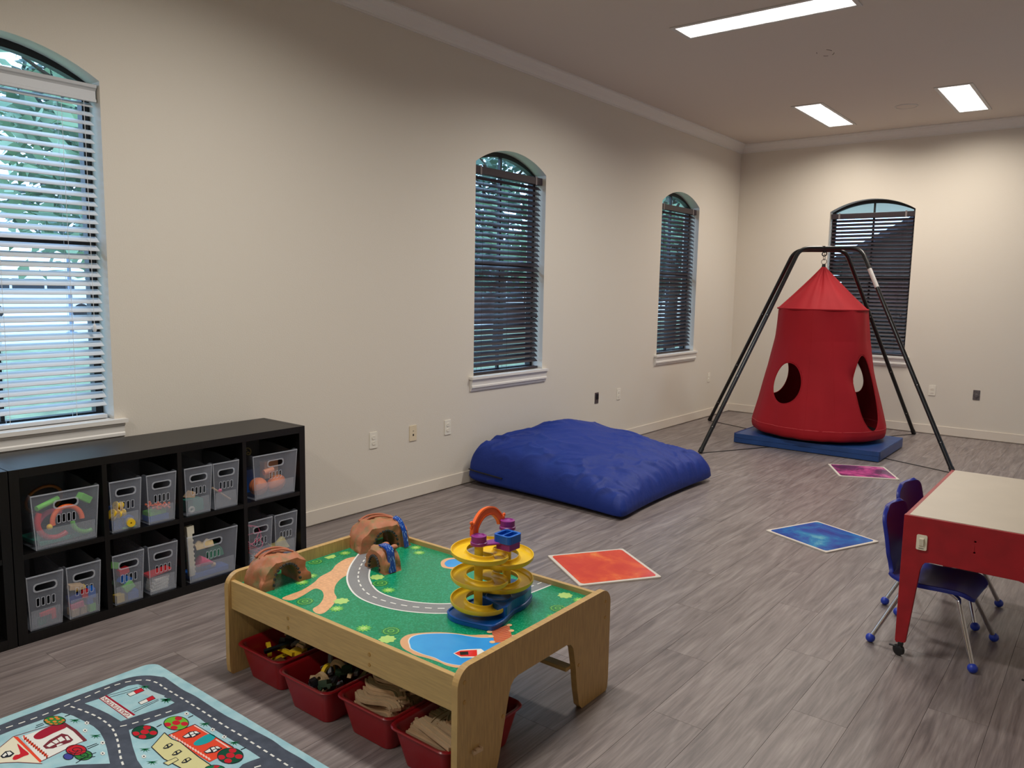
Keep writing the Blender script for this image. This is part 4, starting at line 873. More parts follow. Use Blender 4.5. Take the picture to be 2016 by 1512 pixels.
# bushes, tufts and flowers
def bushes(f, cx, cy, rx, ry, base, dots, dmat, k):
    rp('printed_bush', [ell(f, cx, cy, rx, ry)], base, k); rstroke('printed_outline', [ell(f, cx, cy, rx, ry)+[f(cx+rx, cy)]], .0028, dblack, k+2)
    rp('printed_berry', [ell(f, cx+dx*rx, cy+dy*ry, rx*r_, ry*r_, 14) for dx, dy, r_ in dots], dmat, k+1)
D5 = [(0, -.05, .34), (.18, -.68, .3), (.66, .1, .3), (-.18, .66, .3), (-.70, .2, .3)]
bushes(R1, 620, 688, 122, 52, dgreen, [(-.6, .3, .2), (-.3, -.4, .2), (0, .2, .2), (.3, -.4, .2), (.55, .3, .2), (.8, -.1, .18), (-.8, -.1, .18), (.1, .7, .18), (.15, -.75, .18), (-.35, .75, .18)], dye('orange', 222, 132, 60), 6)
bushes(R1, 775, 1095, 56, 36, dye('violet', 70, 74, 150), [], dred, 5); bushes(R1, 945, 1080, 102, 56, dgreen, [], dred, 6); bushes(R1, 865, 1022, 116, 60, dred, [], dred, 7)
rstroke('printed_swirl', [[R1(865+(16+8*t)*cos(t), 1022+(8+4*t)*sin(t)) for t in [k*.4 for k in range(24)]], [R1(945+(12+7*t)*cos(t), 1080+(7+4*t)*sin(t)) for t in [k*.4 for k in range(22)]]], .0026, dblack, 10)
rstroke('printed_fence', [[R1(900, 1140), R1(1000, 1080), R1(1090, 1050)], [R1(860, 1170), R1(960, 1110), R1(1080, 1095)], [R1(980, 990), R1(1100, 945)], [R1(990, 1010), R1(1120, 955)], [R1(400, 770), R1(500, 730)], [R1(410, 745), R1(490, 715)]], .003, dblack, 8)
bushes(R2, 298, 652, 116, 62, dye('dark_leaf', 28, 78, 58), D5, dred, 6); bushes(R2, 582, 570, 112, 62, dye('lime', 110, 178, 60), D5, dred, 6); bushes(R2, 1070, 866, 116, 70, dye('dark_leaf', 28, 78, 58), D5, dred, 9)
bushes(R2, 930, 985, 90, 34, dlg, D5, dred, 9)
rstroke('printed_stem', [[R2(405, 605), R2(450, 580)], [R2(690, 520), R2(735, 500)], [R2(1165, 810), R2(1210, 790)], [R1(735, 640), R1(795, 618)]], .004, dblack, 9)
def tuft(f, cx, cy, s):
    polys = []
    for a in range(6):
        t = radians(-20+a*42); polys.append([f(cx-s*.12*sin(t), cy+s*.12*cos(t)*.6), f(cx+s*cos(t), cy+s*sin(t)*.55), f(cx+s*.12*sin(t), cy-s*.12*cos(t)*.6)])
    rp('printed_tuft', polys, dlg, 8)
for x, y in ((850, 682), (1085, 858), (1640, 302), (1882, 455)): tuft(R1, x, y, 72)
for x, y in ((300, 805), (365, 920), (840, 575), (1105, 745), (490, 355)): tuft(R2, x, y, 58)
def flower(f, cx, cy, s):
    rp('printed_flower', [[f(cx+s*(1 if t % 2 else .6)*cos(t*pi/6), cy+s*.75*(1 if t % 2 else .6)*sin(t*pi/6)) for t in range(12)]], dw, 8); rp('printed_flower_eye', [ell(f, cx, cy, s*.3, s*.22, 8)], dblack, 9)
for x, y in ((985, 716), (965, 800), (1165, 940), (1165, 1060), (1632, 1095)): flower(R1, x, y, 34)
for x, y in ((675, 485), (910, 630), (1015, 695)): flower(R2, x, y, 26)
# red and straw coloured house
rp('printed_house_wall', [[R2(*q) for q in [(510, 676), (750, 580), (880, 660), (1100, 790), (960, 882), (880, 922), (780, 862), (620, 742)]]], dor, 4)
rp('printed_roof', [[R2(*q) for q in [(475, 655), (358, 786), (470, 892), (600, 962), (720, 1030), (890, 1020), (906, 958), (780, 872), (620, 742), (540, 712)]]], dyel, 5)
rstroke('printed_outline', [[R2(*q) for q in [(475, 655), (358, 786), (470, 892), (600, 962), (720, 1030)]], [R2(*q) for q in [(475, 655), (540, 712), (620, 742), (780, 872), (906, 958)]], [R2(*q) for q in [(510, 676), (750, 580), (880, 660), (1100, 790)]]], .0034, dblack, 7)
rstroke('printed_frill', [[R2(535+360*k/30, 678+225*k/30+(6 if k % 2 else -6)) for k in range(31)], [R2(745, 590), R2(878, 666)], [R2(940, 716), R2(1070, 800)]], .006, dye('blush', 240, 196, 184), 7)
rp('printed_door', [spline([R2(*q) for q in [(738, 762), (762, 728), (870, 668), (938, 690), (880, 742), (785, 772)]], 3, True)], dye('teal', 40, 158, 164), 7)
for dx, dy in ((0, 0), (193, 137)):
    P = [(635, 692), (700, 648), (760, 638), (806, 660), (740, 697), (660, 708)]
    rp('printed_window', [[R2(a+dx, b+dy) for a, b in P]], dblack, 7)
    rp('printed_pane', [[R2(a+dx, b+dy) for a, b in Q] for Q in ([(645, 692), (690, 664), (705, 690), (668, 700)], [(700, 658), (730, 648), (745, 662), (712, 676)], [(740, 646), (762, 643), (790, 660), (755, 664)], [(716, 682), (745, 668), (760, 676), (728, 695)])], dw, 8)
for dx, dy in ((0, 0), (80, 60), (166, 130)):
    rp('printed_window', [[R2(a+dx, b+dy) for a, b in [(460, 797), (490, 765), (530, 748), (557, 765), (510, 797), (475, 803)]]], dblack, 7)
    rp('printed_pane', [[R2(a+dx, b+dy) for a, b in Q] for Q in ([(472, 794), (492, 773), (502, 788)], [(508, 765), (528, 756), (540, 766), (515, 782)])], dyel, 8)
rp('printed_chimney', [[R2(*q) for q in [(465, 930), (580, 880), (602, 902), (510, 952)]]], dyel, 8)
rstroke('printed_outline', [[R2(*q) for q in [(465, 930), (580, 880), (602, 902), (510, 952), (465, 930)]]], .003, dblack, 9)

# ================================================================== GEL FLOOR TILES
def gel_mat(name, cols, scale, seed, lo=.30):
    m = bpy.data.materials.new(name); m.use_nodes = True; nt = m.node_tree; L = nt.links.new; b = nt.nodes['Principled BSDF']; b.inputs['Roughness'].default_value = .22
    tc = nt.nodes.new('ShaderNodeTexCoord'); mp = nt.nodes.new('ShaderNodeMapping'); mp.inputs['Location'].default_value = (seed, seed*.7, 0); L(tc.outputs['Object'], mp.inputs[0])
    n = nt.nodes.new('ShaderNodeTexNoise'); n.inputs['Scale'].default_value = scale; n.inputs['Detail'].default_value = 8; n.inputs['Roughness'].default_value = .62; n.inputs['Distortion'].default_value = .6; L(mp.outputs[0], n.inputs['Vector'])
    r = nt.nodes.new('ShaderNodeValToRGB'); L(n.outputs['Fac'], r.inputs[0]); el = r.color_ramp.elements
    el[0].position = lo; el[0].color = cols[0]; el[1].position = lo+.36; el[1].color = cols[-1]
    for k, c in enumerate(cols[1:-1]): q = el.new(lo+.36*(k+1)/(len(cols)-1)); q.color = c
    L(r.outputs[0], b.inputs['Base Color']); return m
def gel_tile(label, cx, cy, ang, mat):
    T = thing('gel_floor_tile', label, 'floor tile', (cx, cy, 0), radians(ang), 'gel floor tiles'); s = .243
    obj('tile_base', MB().prism(rrect(-s, s, -s, s, .008, 3), 0, .009), M('tile_edge', S(214, 204, 192), .5), T, bevel=.0015)
    obj('gel_panel', MB().prism(rrect(-s+.018, s-.018, -s+.018, s-.018, .022, 5), .009, .0098), mat, T)
gel_tile('square floor tile with orange-red swirling gel between play table and crash pad', 1.847, 3.705, 56, gel_mat('orange_gel', [S(206, 44, 18), S(214, 58, 24), S(228, 84, 32), S(238, 140, 60)], 5.5, 1.7, .36))
gel_tile('square floor tile with blue and aqua swirling gel beside the red table', 2.630, 5.118, 66.6, gel_mat('blue_gel', [S(20, 70, 150), S(16, 96, 176), S(20, 140, 190), S(120, 200, 205)], 5.0, 4.2, .38))
gel_tile('square floor tile with pink and purple swirling gel in front of the blue mat', 2.334, 7.275, 27, gel_mat('pink_gel', [S(84, 48, 80), S(120, 62, 104), S(206, 84, 150), S(226, 170, 186)], 4.5, 9.1, .34))

# ================================================================== BLUE CRASH PAD
N = 132; CL, CF, CR, CB = Vector((.04, 4.60, 0)), Vector((1.475, 4.55, 0)), Vector((1.46, 6.06, 0)), Vector((.04, 6.10, 0))
def pad(u, v, topside):
    mx = max(abs(u), abs(v), 1e-6); p_ = 16.0; k = (1+.035*abs(u*v)**5)*mx/((abs(u)**p_+abs(v)**p_)**(1/p_)); uu, vv = u*k, v*k
    s = (abs(u)**6+abs(v)**6)**(1/6)*k if False else mx
    a, b_ = (uu+1)/2, (vv+1)/2          # u: wall -> room, v: near -> far
    sag = 1-.035*(1-vv*vv)*max(0, uu)**3-.02*(1-uu*uu)*abs(vv)**3
    P = (CL*(1-a)*(1-b_)+CF*a*(1-b_)+CR*a*b_+CB*(1-a)*b_)
    c = (CL+CF+CR+CB)/4; P = c+(P-c)*sag
    E = .335*(1-a)*(1-b_)+.130*a*(1-b_)+.195*a*b_+.30*(1-a)*b_
    dome = .14*(1-abs(uu)**2.6)*(1-abs(vv)**2.6)+.055*math.exp(-((uu+.45)**2+(vv-.15)**2)/.3)
    zs = .34*E*(1-.3*mx)
    q = Vector((P.x*3.1, P.y*3.1, 0)); w_ = mnoise.noise(q)*.014+mnoise.noise(q*2.7)*.007; q2 = Vector((P.x*2.2+P.y*1.2, P.y*4.6-P.x*2.4, 3)); w_ += .026*max(0, 1-5*abs(mnoise.noise(q2)))**1.5*(.3+.7*mx)+.016*max(0, 1-5*abs(mnoise.noise(q2*2.1)))**1.5*mx
    # tension folds running in from the near and room-side edges
    f1 = abs(math.sin(6.5*uu+3*mnoise.noise(q*.8)))*.026*max(0, -vv-.2)**1.2
    f2 = abs(math.sin(10*vv+3*mnoise.noise(q*.9)+2*uu))*.028*max(0, uu-.25)**1.1
    if topside:
        z = zs+(E+dome-zs)*max(0, 1-mx**22)**.5
        z += (w_+f1+f2)*max(0, 1-mx**26)
        return (P.x, P.y, z)
    z = .003+(zs-.003)*(1-max(0, 1-mx**9)**.5)
    return (P.x, P.y, z)
def side(topside):
    return lambda i, j: pad(math.sin((-1+2*i/(N-1))*pi/2)*.5+(-1+2*i/(N-1))*.5, math.sin((-1+2*j/(N-1))*pi/2)*.5+(-1+2*j/(N-1))*.5, topside)
CPD = thing('crash_pad', 'big square blue fabric crash pad cushion lying against the wall', 'cushion', ((CL+CF+CR+CB)/4)[:2]+(0,) if False else (0, 0, 0))
m = MB(); m.grid(N, N, side(True)); m.grid(N, N, side(False))
blue_fab = M('royal_blue_fabric', S(27, 50, 130), .58, bump=(22, .35, (1, 1, 1), .010), spec=.28)
me = mesh('cover', m, blue_fab, recalc=False); b_ = bmesh.new(); b_.from_mesh(me); bmesh.ops.remove_doubles(b_, verts=b_.verts, dist=.0015); bmesh.ops.recalc_face_normals(b_, faces=b_.faces); b_.to_mesh(me); b_.free()
for q in me.polygons: q.use_smooth = True
obj('cover', me, None, CPD)
zp = [Vector(pad(-.98+1.1*k/14, -1, True)) for k in range(15)]
obj('zip', MB().tube([(q.x, q.y-.010, q.z+.055-.002*k) for k, q in enumerate(zp[:7])], .006, 6), M('black_zip', S(14, 14, 24), .5), CPD)

# ================================================================== FOLDED MAT, SWING FRAME, POD
MT = thing('folding_mat', 'blue folded gym mat under the red hanging pod', 'mat', (.925, 7.80, 0))
matb = M('blue_vinyl', S(34, 70, 128), .4, noise=(7, (1, 1, 1), .12)); L_, W_ = 1.42, .985
for k in range(2): obj('mat_panel', MB().prism(rrect(0, L_, 0, W_, .012, 3), .006+k*.048, .052+k*.048), matb, MT, bevel=.008, seg=3)
obj('end_flap', MB().bx(L_, L_+.004, .03, W_-.03, .012, .094), matb, MT)
obj('edge_binding', MB().bx(.0, .012, .01, W_-.01, .1, .103), M('navy_binding', S(24, 34, 110), .5), MT)
def fillet(P, r, n=7):
    P = [Vector(q) for q in P]; out = [P[0]]
    for a, b, c in zip(P, P[1:], P[2:]):
        d1, d2 = (a-b).normalized(), (c-b).normalized(); s, e = b+d1*r, b+d2*r
        out += [s*(1-t)**2+b*2*t*(1-t)+e*t*t for t in [k/n for k in range(n+1)]]
    return out+[P[-1]]
FA, FB, FC, FD = (.905, 7.035, .012), (.155, 8.93, .012), (2.27, 9.70, .012), (2.962, 7.792, .012)
SW = thing('swing_stand', 'tall black steel four-legged frame carrying the red hanging pod', 'swing stand', (1.575, 8.36, 0)); so = Vector((1.575, 8.36, 0))
def bar(name, pts, r=.0205):
    return obj(name, MB().tube([Vector(q)-so for q in fillet(pts, .10)], r, 14), black_metal, SW, smooth=True)
f1_ = bar('front_frame', [FA, (1.352, 8.240, 2.026), (1.890, 8.440, 2.026), FD]); f2_ = bar('rear_frame', [FB, (1.283, 8.288, 2.008), (1.738, 8.458, 2.008), FC])
def along(A, B, t): return Vector(A).lerp(Vector(B), t)-so
boltm = M('zinc_bolt', S(170, 170, 172), .3, .9)
for A, B, own in ((FA, (1.352, 8.240, 2.026), f1_), (FD, (1.890, 8.440, 2.026), f1_), (FB, (1.283, 8.288, 2.008), f2_), (FC, (1.738, 8.458, 2.008), f2_)):
    for t in (.12, .36, .66):
        c = along(A, B, t); d = (Vector(B)-Vector(A)).normalized()
        obj('sleeve_joint', MB().tube([c-d*.004, c+d*.004], .0216, 14), black_metal, own); obj('bolt', MB().ball(c+Vector((.004, -.021, 0)), .006, 8, 6), boltm, own, smooth=True)
    obj('foot_cap', MB().tube([along(A, B, -.002), along(A, B, .018)], .0235, 14), black_plastic, own, smooth=True)
A, B = FD, (1.890, 8.440, 2.026); obj('label_sticker', MB().tube([along(A, B, .805), along(A, B, .895)], .0209, 14), M('paper_label', S(206, 200, 196), .6), f1_)
strap = M('black_webbing', S(16, 15, 15), .6)
for A, B in ((FA, FC), (FB, FD)):
    a, b = Vector(A)-so, Vector(B)-so; a.z = b.z = .0
    d = (b-a).normalized(); s_ = Vector((-d.y, d.x, 0))*.009
    obj('floor_strap', MB().add([a+s_+Vector((0, 0, .0005)), a-s_+Vector((0, 0, .0005)), b-s_+Vector((0, 0, .0005)), b+s_+Vector((0, 0, .0005))]+[q+Vector((0, 0, .004)) for q in (a+s_, a-s_, b-s_, b+s_)], [(0, 1, 2, 3), (4, 5, 6, 7), (0, 1, 5, 4), (1, 2, 6, 5), (2, 3, 7, 6), (3, 0, 4, 7)]), strap, SW)
hk = Vector((1.562, 8.357, 0))-so
obj('clamp', MB().bx(hk.x-.018, hk.x+.018, hk.y-.055, hk.y+.055, 2.024, 2.045).tube([hk+Vector((0, 0, 2.045)), hk+Vector((0, 0, 1.975))], .006, 8), black_metal, SW, bevel=.002)
obj('eye_bolt', MB().tube([hk+Vector((.022*cos(t*pi/10), .006*sin(t*pi/10), 1.968+.022*sin(t*pi/10))) for t in range(20)], .0055, 8, True), black_metal, SW, smooth=True)
# pod
PC = Vector((1.607, 8.372, 0)); PHI = math.atan2(-.959, .283)
POD = thing('hanging_pod', 'red fabric hanging pod tent with round openings hung from the black frame', 'hanging pod', PC)
redf = M('red_canvas', S(164, 24, 34), .72, bump=(300, .12, (1, 1, 1), .001), spec=.25, noise=(3, (1, 1, 1), .06))
def prof_r(z):
    K = [(.128, .60), (.145, .640), (.19, .652), (.24, .648), (.5, .585), (.8, .512), (1.1, .458), (1.41, .430)]
    for (z0, r0), (z1, r1) in zip(K, K[1:]):
        if z <= z1: return r0+(r1-r0)*(z-z0)/(z1-z0)
    return K[-1][1]
def shear(z): return Vector((-.045*(z-.15)/1.7, -.013*(z-.15)/1.7, 0))
HOLES = [(-35, .665, 17.5, .205), (52, .60, 15.5, .365), (143, .70, 15, .19), (-127, .67, 16, .21)]
NU, NV = 200, 96
def wallpt(al, z):
    th = PHI+al; r = prof_r(z); fz = (z-.15)/1.26
    r += .012*sin(3*al+.6)*(1-fz)*.6+.007*sin(7*al+2*z)*fz+.006*sin(17*al+3*z+2*sin(3*al))*(1-fz)**2+.012*mnoise.noise(Vector((3*cos(al), 3*sin(al), z*2.2)))
    r -= .035*math.exp(-((al-radians(36))/.10)**2-((z-.72)/.10)**2)      # pulled-in edge beside the tall opening
    return Vector((r*cos(th), r*sin(th), z))+shear(z)
par = [[(2*pi*i/NU-pi, .128+(1.41-.128)*(j/(NV-1))) for j in range(NV)] for i in range(NU)]
def hq(al, z, h):
    d = (al-radians(h[0])+pi) % (2*pi)-pi; return math.sqrt((d/radians(h[2]))**2+((z-h[1])/h[3])**2), d
faces = []; dead = set()
for i in range(NU):
    for j in range(NV-1):
        al = 2*pi*(i+.5)/NU-pi; z = .128+(1.41-.128)*((j+.5)/(NV-1))
        if any(hq(al, z, h)[0] < 1 for h in HOLES): dead |= {(i, j), ((i+1) % NU, j), (i, j+1), ((i+1) % NU, j+1)}
        else: faces.append(((i, j), ((i+1) % NU, j), ((i+1) % NU, j+1), (i, j+1)))
for (i, j) in dead:
    al, z = par[i][j]
    for h in HOLES:
        q, d = hq(al, z, h)
        if .55 < q < 1.6: par[i][j] = (radians(h[0])+d/q, h[1]+(z-h[1])/q); break
m = MB(); used = {}
for f in faces:
    ids = []
    for k in f:
        if k not in used: used[k] = len(m.v); m.v.append(tuple(wallpt(*par[k[0]][k[1]])))
        ids.append(used[k])
    m.f.append(ids)
wo = obj('pod_wall', m, redf, POD, smooth=True, recalc=False, angle=60); sd = wo.modifiers.new('cloth', 'SOLIDIFY'); sd.thickness = .003; sd.offset = 0
for sa in (-66, -11, 14, 86, 110, 178, -100):
    obj('seam', MB().tube([wallpt(radians(sa), .14+1.26*k/40)*1.0+Vector((0, 0, 0)) for k in range(41)], .0026, 6), redf, wo, smooth=True)
for h in HOLES:
    rim = [wallpt(radians(h[0])+radians(h[2])*cos(t*pi/24), h[1]+h[3]*sin(t*pi/24)) for t in range(48)]
    obj('opening_hem', MB().tube(rim, .0042, 6, True), redf, wo, smooth=True)
def cone(i, j):
    al = 2*pi*i/NU-pi; t = j/29; z = 1.405+(1.835-1.405)*t; r = .416*(1-t)**1.06+.020
    fo = .040*(1-t)*t*3*(mnoise.noise(Vector((2.6*cos(al)+4, 2.6*sin(al), .5)))+.55*sin(13*al+2*sin(3*al))*.5)
    r += fo*(.5+.5*t); th = PHI+al
    z += -.008*(1-t)*abs(sin(10*al+sin(4*al)))**3
    return Vector((r*cos(th), r*sin(th), z))+shear(z)
co = obj('pod_roof', MB().grid(NU, 30, cone, True), redf, POD, smooth=True, recalc=False, angle=70); sd = co.modifiers.new('cloth', 'SOLIDIFY'); sd.thickness = .003; sd.offset = 0
obj('roof_hoop', MB().tube([Vector((.434*cos(2*pi*k/64), .434*sin(2*pi*k/64), 1.408))+shear(1.41) for k in range(64)], .009, 8, True), redf, POD, smooth=True)
obj('bottom_hem', MB().tube([wallpt(2*pi*k/80-pi, .235)+Vector((0, 0, 0)) for k in range(80)], .0035, 6, True), M('hem_thread', S(206, 70, 74), .8), wo, smooth=True)
obj('floor_cushion', MB().lathe([(0, .104), (.50, .106), (.585, .118), (.612, .135), (.60, .17), (.5, .20), (0, .21)], 64), M('black_base_fabric', S(24, 18, 22), .8), POD, smooth=True)
tp = shear(1.84)
obj('hanging_collar', MB().lathe([(.024, 1.826), (.019, 1.84), (.016, 1.866), (0, 1.867)], 16, tp), black_plastic, POD, smooth=True)
obj('hanging_ring', MB().tube([tp+Vector((.026*cos(t*pi/12), .006*sin(t*pi/12), 1.889+.026*sin(t*pi/12))) for t in range(24)], .0035, 8, True), chrome, POD, smooth=True)
obj('quick_link', MB().tube([tp+Vector((.006*cos(t*pi/12), .009*cos(t*pi/12), 1.935+.030*sin(t*pi/12))) for t in range(24)], .0032, 8, True), M('brass_link', S(150, 140, 122), .3, .8), POD, smooth=True)

# ================================================================== RED TABLE AND BLUE CHAIRS
RT = thing('activity_table', 'red table on castors with a cream laminate top and white switches', 'table', (3.66, 4.17, 0))
X0, X1, Y0_, Y1_, H_ = -.27, .27, -.56, .56, .632
redp = M('red_painted_board', S(158, 22, 32), .42, noise=(14, (1, 1, 1), .12))
def endp():
    half = [(.0, .442), (.158, .442), (.176, .438), (.186, .424), (.193, .400), (.226, .068), (.262, .060), (.268, .068), (.27, .632)]
    return [(-a, b) for a, b in half[::-1]]+half[1:]
for yy in (Y0_, Y1_-.022):
    obj('end_panel', MB().prism(endp(), yy, yy+.022, [[(.004*cos(-t*pi/5), zz+.004*sin(-t*pi/5)) for t in range(10)] for zz in (.568, .522)] if yy < 0 else (), P=lambda a, b, q: (a, q, b)), redp, RT, bevel=.002)
for xx in (X0+.0005, X1-.0185): obj('side_apron', MB().bx(xx, xx+.018, Y0_+.022, Y1_-.022, .405, .630), redp, RT, bevel=.0015)
obj('table_top', MB().bx(X0+.019, X1-.019, Y0_+.010, Y1_-.010, .612, .6345), M('cream_laminate', S(206, 194, 176), .4, noise=(5, (1, 1, 1), .03)), RT, bevel=.001)
obj('underside', MB().bx(X0+.02, X1-.02, Y0_+.024, Y1_-.024, .450, .456), redp, RT)
swm = M('switch_ivory', S(228, 220, 198), .35)
for sx in (-.194, .194):
    p_ = obj('switch_plate', MB().prism(rrect(sx-.0205, sx+.0205, .492, .557, .006), Y0_-.006, Y0_+.001, P=lambda a, b, q: (a, q, b)), swm, RT, bevel=.0015)
    obj('rocker', MB().add([(sx-.009, Y0_-.006, .508), (sx+.009, Y0_-.006, .508), (sx+.009, Y0_-.006, .545), (sx-.009, Y0_-.006, .545), (sx-.009, Y0_-.016, .542), (sx+.009, Y0_-.016, .542), (sx+.009, Y0_-.010, .512), (sx-.009, Y0_-.010, .512)], [(0, 1, 6, 7), (7, 6, 5, 4), (4, 5, 2, 3), (0, 7, 4, 3), (1, 2, 5, 6), (0, 3, 2, 1)]), swm, p_, bevel=.001)
    obj('marking', MB().bx(sx-.010, sx+.010, Y0_-.0064, Y0_-.006, .4975, .501), M('grey_print', S(120, 112, 104), .6), p_)
for sx in (-1, 1):
    for yy in (Y0_+.012, Y1_-.012):
        c = obj('castor_fork', MB().bx(sx*.246-.010, sx*.246+.010, yy-.013, yy+.013, .044, .066), black_plastic, RT, bevel=.003)
        obj('castor_wheel', MB(Matrix.Translation((sx*.252, yy, .0255)) @ Matrix.Rotation(radians(62), 4, 'Z') @ Matrix.Rotation(pi/2, 4, 'Y')).lathe([(0, -.011), (.020, -.011), (.0245, -.008), (.0245, .008), (.020, .011), (0, .011)], 22), black_plastic, c, smooth=True)
        obj('brake_lever', MB().bx(sx*.246-.045, sx*.246-.018, yy-.006, yy+.006, .036, .042), black_plastic, c, rot=None, bevel=.002)
blue_p = M('royal_blue_plastic', S(28, 44, 148), .38)
def school_chair():
    T = thing('school_chair', 'x', 'chair', (0, 0, 0), 0, 'small blue school chairs')
    # side profile in (x, z): faces +x. back top -> seat front
    prof = spline([(-.222, 0, .604), (-.212, 0, .55), (-.196, 0, .47), (-.182, 0, .385), (-.165, 0, .325), (-.120, 0, .298), (-.04, 0, .291), (.07, 0, .297), (.135, 0, .296), (.170, 0, .272)], 6)
    n = len(prof); nv = 17
    def fn(i, j):
        t = i/(n-1); v = -1+2*j/(nv-1); hw_ = .165
        if t < .14: hw_ = .165*(1-(1-t/.14)**2.6*.42)
        if t > .86: hw_ = .165*(1-((t-.86)/.14)**2.2*.30)
        if .30 < t < .46: hw_ *= 1-.07*sin((t-.30)/.16*pi)
        q = prof[i]; cv = .020*v*v
        nrm = (prof[min(i+1, n-1)]-prof[max(i-1, 0)]).normalized(); up_ = Vector((-nrm.z, 0, nrm.x)) if False else Vector((nrm.z*-1, 0, nrm.x))
        return Vector((q.x, v*hw_, q.z))+up_*cv*(1 if t < .45 else .5)
    s = obj('shell', MB().grid(n, nv, fn), blue_p, T, smooth=True, angle=60); md = s.modifiers.new('thick', 'SOLIDIFY'); md.thickness = .018; md.offset = 0
    b_ = s.modifiers.new('rnd', 'BEVEL'); b_.width = .005; b_.segments = 2; b_.limit_method = 'ANGLE'; b_.angle_limit = radians(60)
    for sx, sy, fx_, fy_ in ((.11, -.10, .205, -.205), (.11, .10, .205, .205), (-.10, -.10, -.205, -.20), (-.10, .10, -.205, .20)):
        lg = obj('leg', MB().tube(spline([(sx*.6, sy*.9, .284), (sx, sy, .262), (sx+(fx_-sx)*.12, sy+(fy_-sy)*.12, .235), (fx_, fy_, .022)], 5), .0105, 12), chrome, T, smooth=True)
        obj('glide', MB().ball((fx_, fy_, .0205), .0205, 16, 10), M('blue_glide', S(34, 60, 170), .4), lg, smooth=True)
    obj('seat_brace', MB().tube([(.06, -.10, .275), (.06, .10, .275)], .0095, 10), chrome, T, smooth=True)
    return T
c1 = school_chair(); c1.location = (3.497, 3.865, 0); c1.rotation_euler = (0, 0, radians(-4)); c1['label'] = 'small blue chair pushed in beside the red table leg and white switch'
c2 = copy_tree(c1); c2.location = (3.452, 4.36, 0); c2.rotation_euler = (0, 0, radians(-7)); c2['label'] = 'small blue chair pushed in farther along the red table, toward the pod'

# ================================================================== OUTSIDE
GZ = -.12
gr = struct(obj('ground_lawn', MB().bx(-17, -.2, -30, 60, GZ-.1, GZ), M('lawn', S(142, 158, 122), .9, noise=(3, (1, 1, 1), .3))), 'lawn outside the windows')
struct(obj('ground_road', MB().bx(-90, -17, -60, 120, GZ-.12, GZ-.02), M('pale_concrete', S(214, 212, 208), .9, noise=(1, (1, 1, 1), .05))), 'pale concrete parking lot outside')
struct(obj('ground_yard', MB().bx(-.2, 60, YB+.2, 60, GZ-.1, GZ), M('yard_concrete', S(214, 208, 198), .9, noise=(3, (1, 1, 1), .08))), 'ground behind the building')
struct(obj('ground_side', MB().bx(XR+.2, 60, -30, YB+.2, GZ-.1, GZ), M('yard_concrete', S(214, 208, 198), .9)), 'ground beside the building')
tag(obj('kerb', MB().bx(-17.2, -16.9, -30, 60, GZ-.1, GZ+.13), M('red_kerb_paint', S(200, 74, 84), .7), bevel=.02), 'red painted kerb between the lawn and the parking lot', 'kerb')
bark = M('bark', S(70, 58, 48), .9)
def leaf_mat(n, a, b): return M(n, S(*a), .6, noise=(1.3, (1, 1, 1), 0, S(*b)))
leaves = [leaf_mat('leaf_deep', (52, 78, 68), (120, 150, 132)), leaf_mat('leaf_fresh', (70, 104, 80), (160, 186, 150)), leaf_mat('leaf_dark', (40, 60, 54), (96, 122, 108))]
def tree(label, x, y, h, rad, seed, mat, z0=1.6, n=2600, size=.13):
    rr = random.Random(seed); T = thing('shade_tree', label, 'tree', (x, y, GZ), 0, 'trees outside the windows')
    tr = obj('trunk', MB().tube([(0, 0, 0), (.05, .03, h*.25), (-.03, .06, h*.5), (0, 0, h*.8)], [.16, .13, .10, .04], 9), bark, T, smooth=True)
    for k in range(5):
        a = rr.uniform(0, 6.3); obj('branch', MB().tube([(0, 0, h*(.3+.08*k)), (rad*.3*cos(a), rad*.3*sin(a), h*(.42+.08*k)), (rad*.7*cos(a), rad*.7*sin(a), h*(.5+.08*k))], [.07, .045, .02], 6), bark, tr)
    m = MB(); V_ = []; F_ = []
    blobs = [(rr.uniform(-.6, .6)*rad, rr.uniform(-.6, .6)*rad, z0+(h-z0)*rr.uniform(.08, .92), rr.uniform(.35, .6)*rad) for _ in range(16)]
    for k in range(n):
        bx_, by_, bz_, br = blobs[rr.randrange(16)]
        d = Vector((rr.gauss(0, 1), rr.gauss(0, 1), rr.gauss(0, 1))).normalized()*br*rr.uniform(.55, 1.05)
        c = Vector((bx_, by_, bz_))+Vector((d.x, d.y, d.z*.7)); a = Vector((rr.gauss(0, 1), rr.gauss(0, 1), rr.gauss(0, .6))).normalized(); b = a.cross(Vector((rr.gauss(0, 1), rr.gauss(0, 1), rr.gauss(0, 1)))).normalized(); s = size*rr.uniform(.7, 1.5)
        o = len(V_); V_ += [tuple(c-a*s), tuple(c+b*s*.45), tuple(c+a*s), tuple(c-b*s*.45)]; F_.append((o, o+1, o+2, o+3))
    m.v, m.f = V_, F_; o = obj('crown', m, mat, T, recalc=False); o['kind'] = 'stuff'
    return T
LB = ['leafy tree with deep green crown outside the white-blind window', 'fresh green leafy tree outside the window over the crash pad', 'dark leafy tree outside the window near the room corner']
tree(LB[0], -6.6, 5.7, 6.5, 2.5, 1, leaves[1], 2.0, 4200); tree('broad dark green tree on the lawn past the white-blind window', -11.8, 8.9, 7.5, 3.0, 2, leaves[0], 2.1, 5200, .17)
tree('dark green tree at the edge of the parking lot', -21.0, 13.8, 9, 4.0, 3, leaves[2], 2.3, 6000, .26)
tree(LB[1], -5.0, 14.2, 6.5, 2.2, 4, leaves[1], 1.8, 3600); tree('deep green tree behind the fresh green one on the lawn', -10.2, 17.5, 7, 2.6, 5, leaves[0], 1.6, 2200, .16)
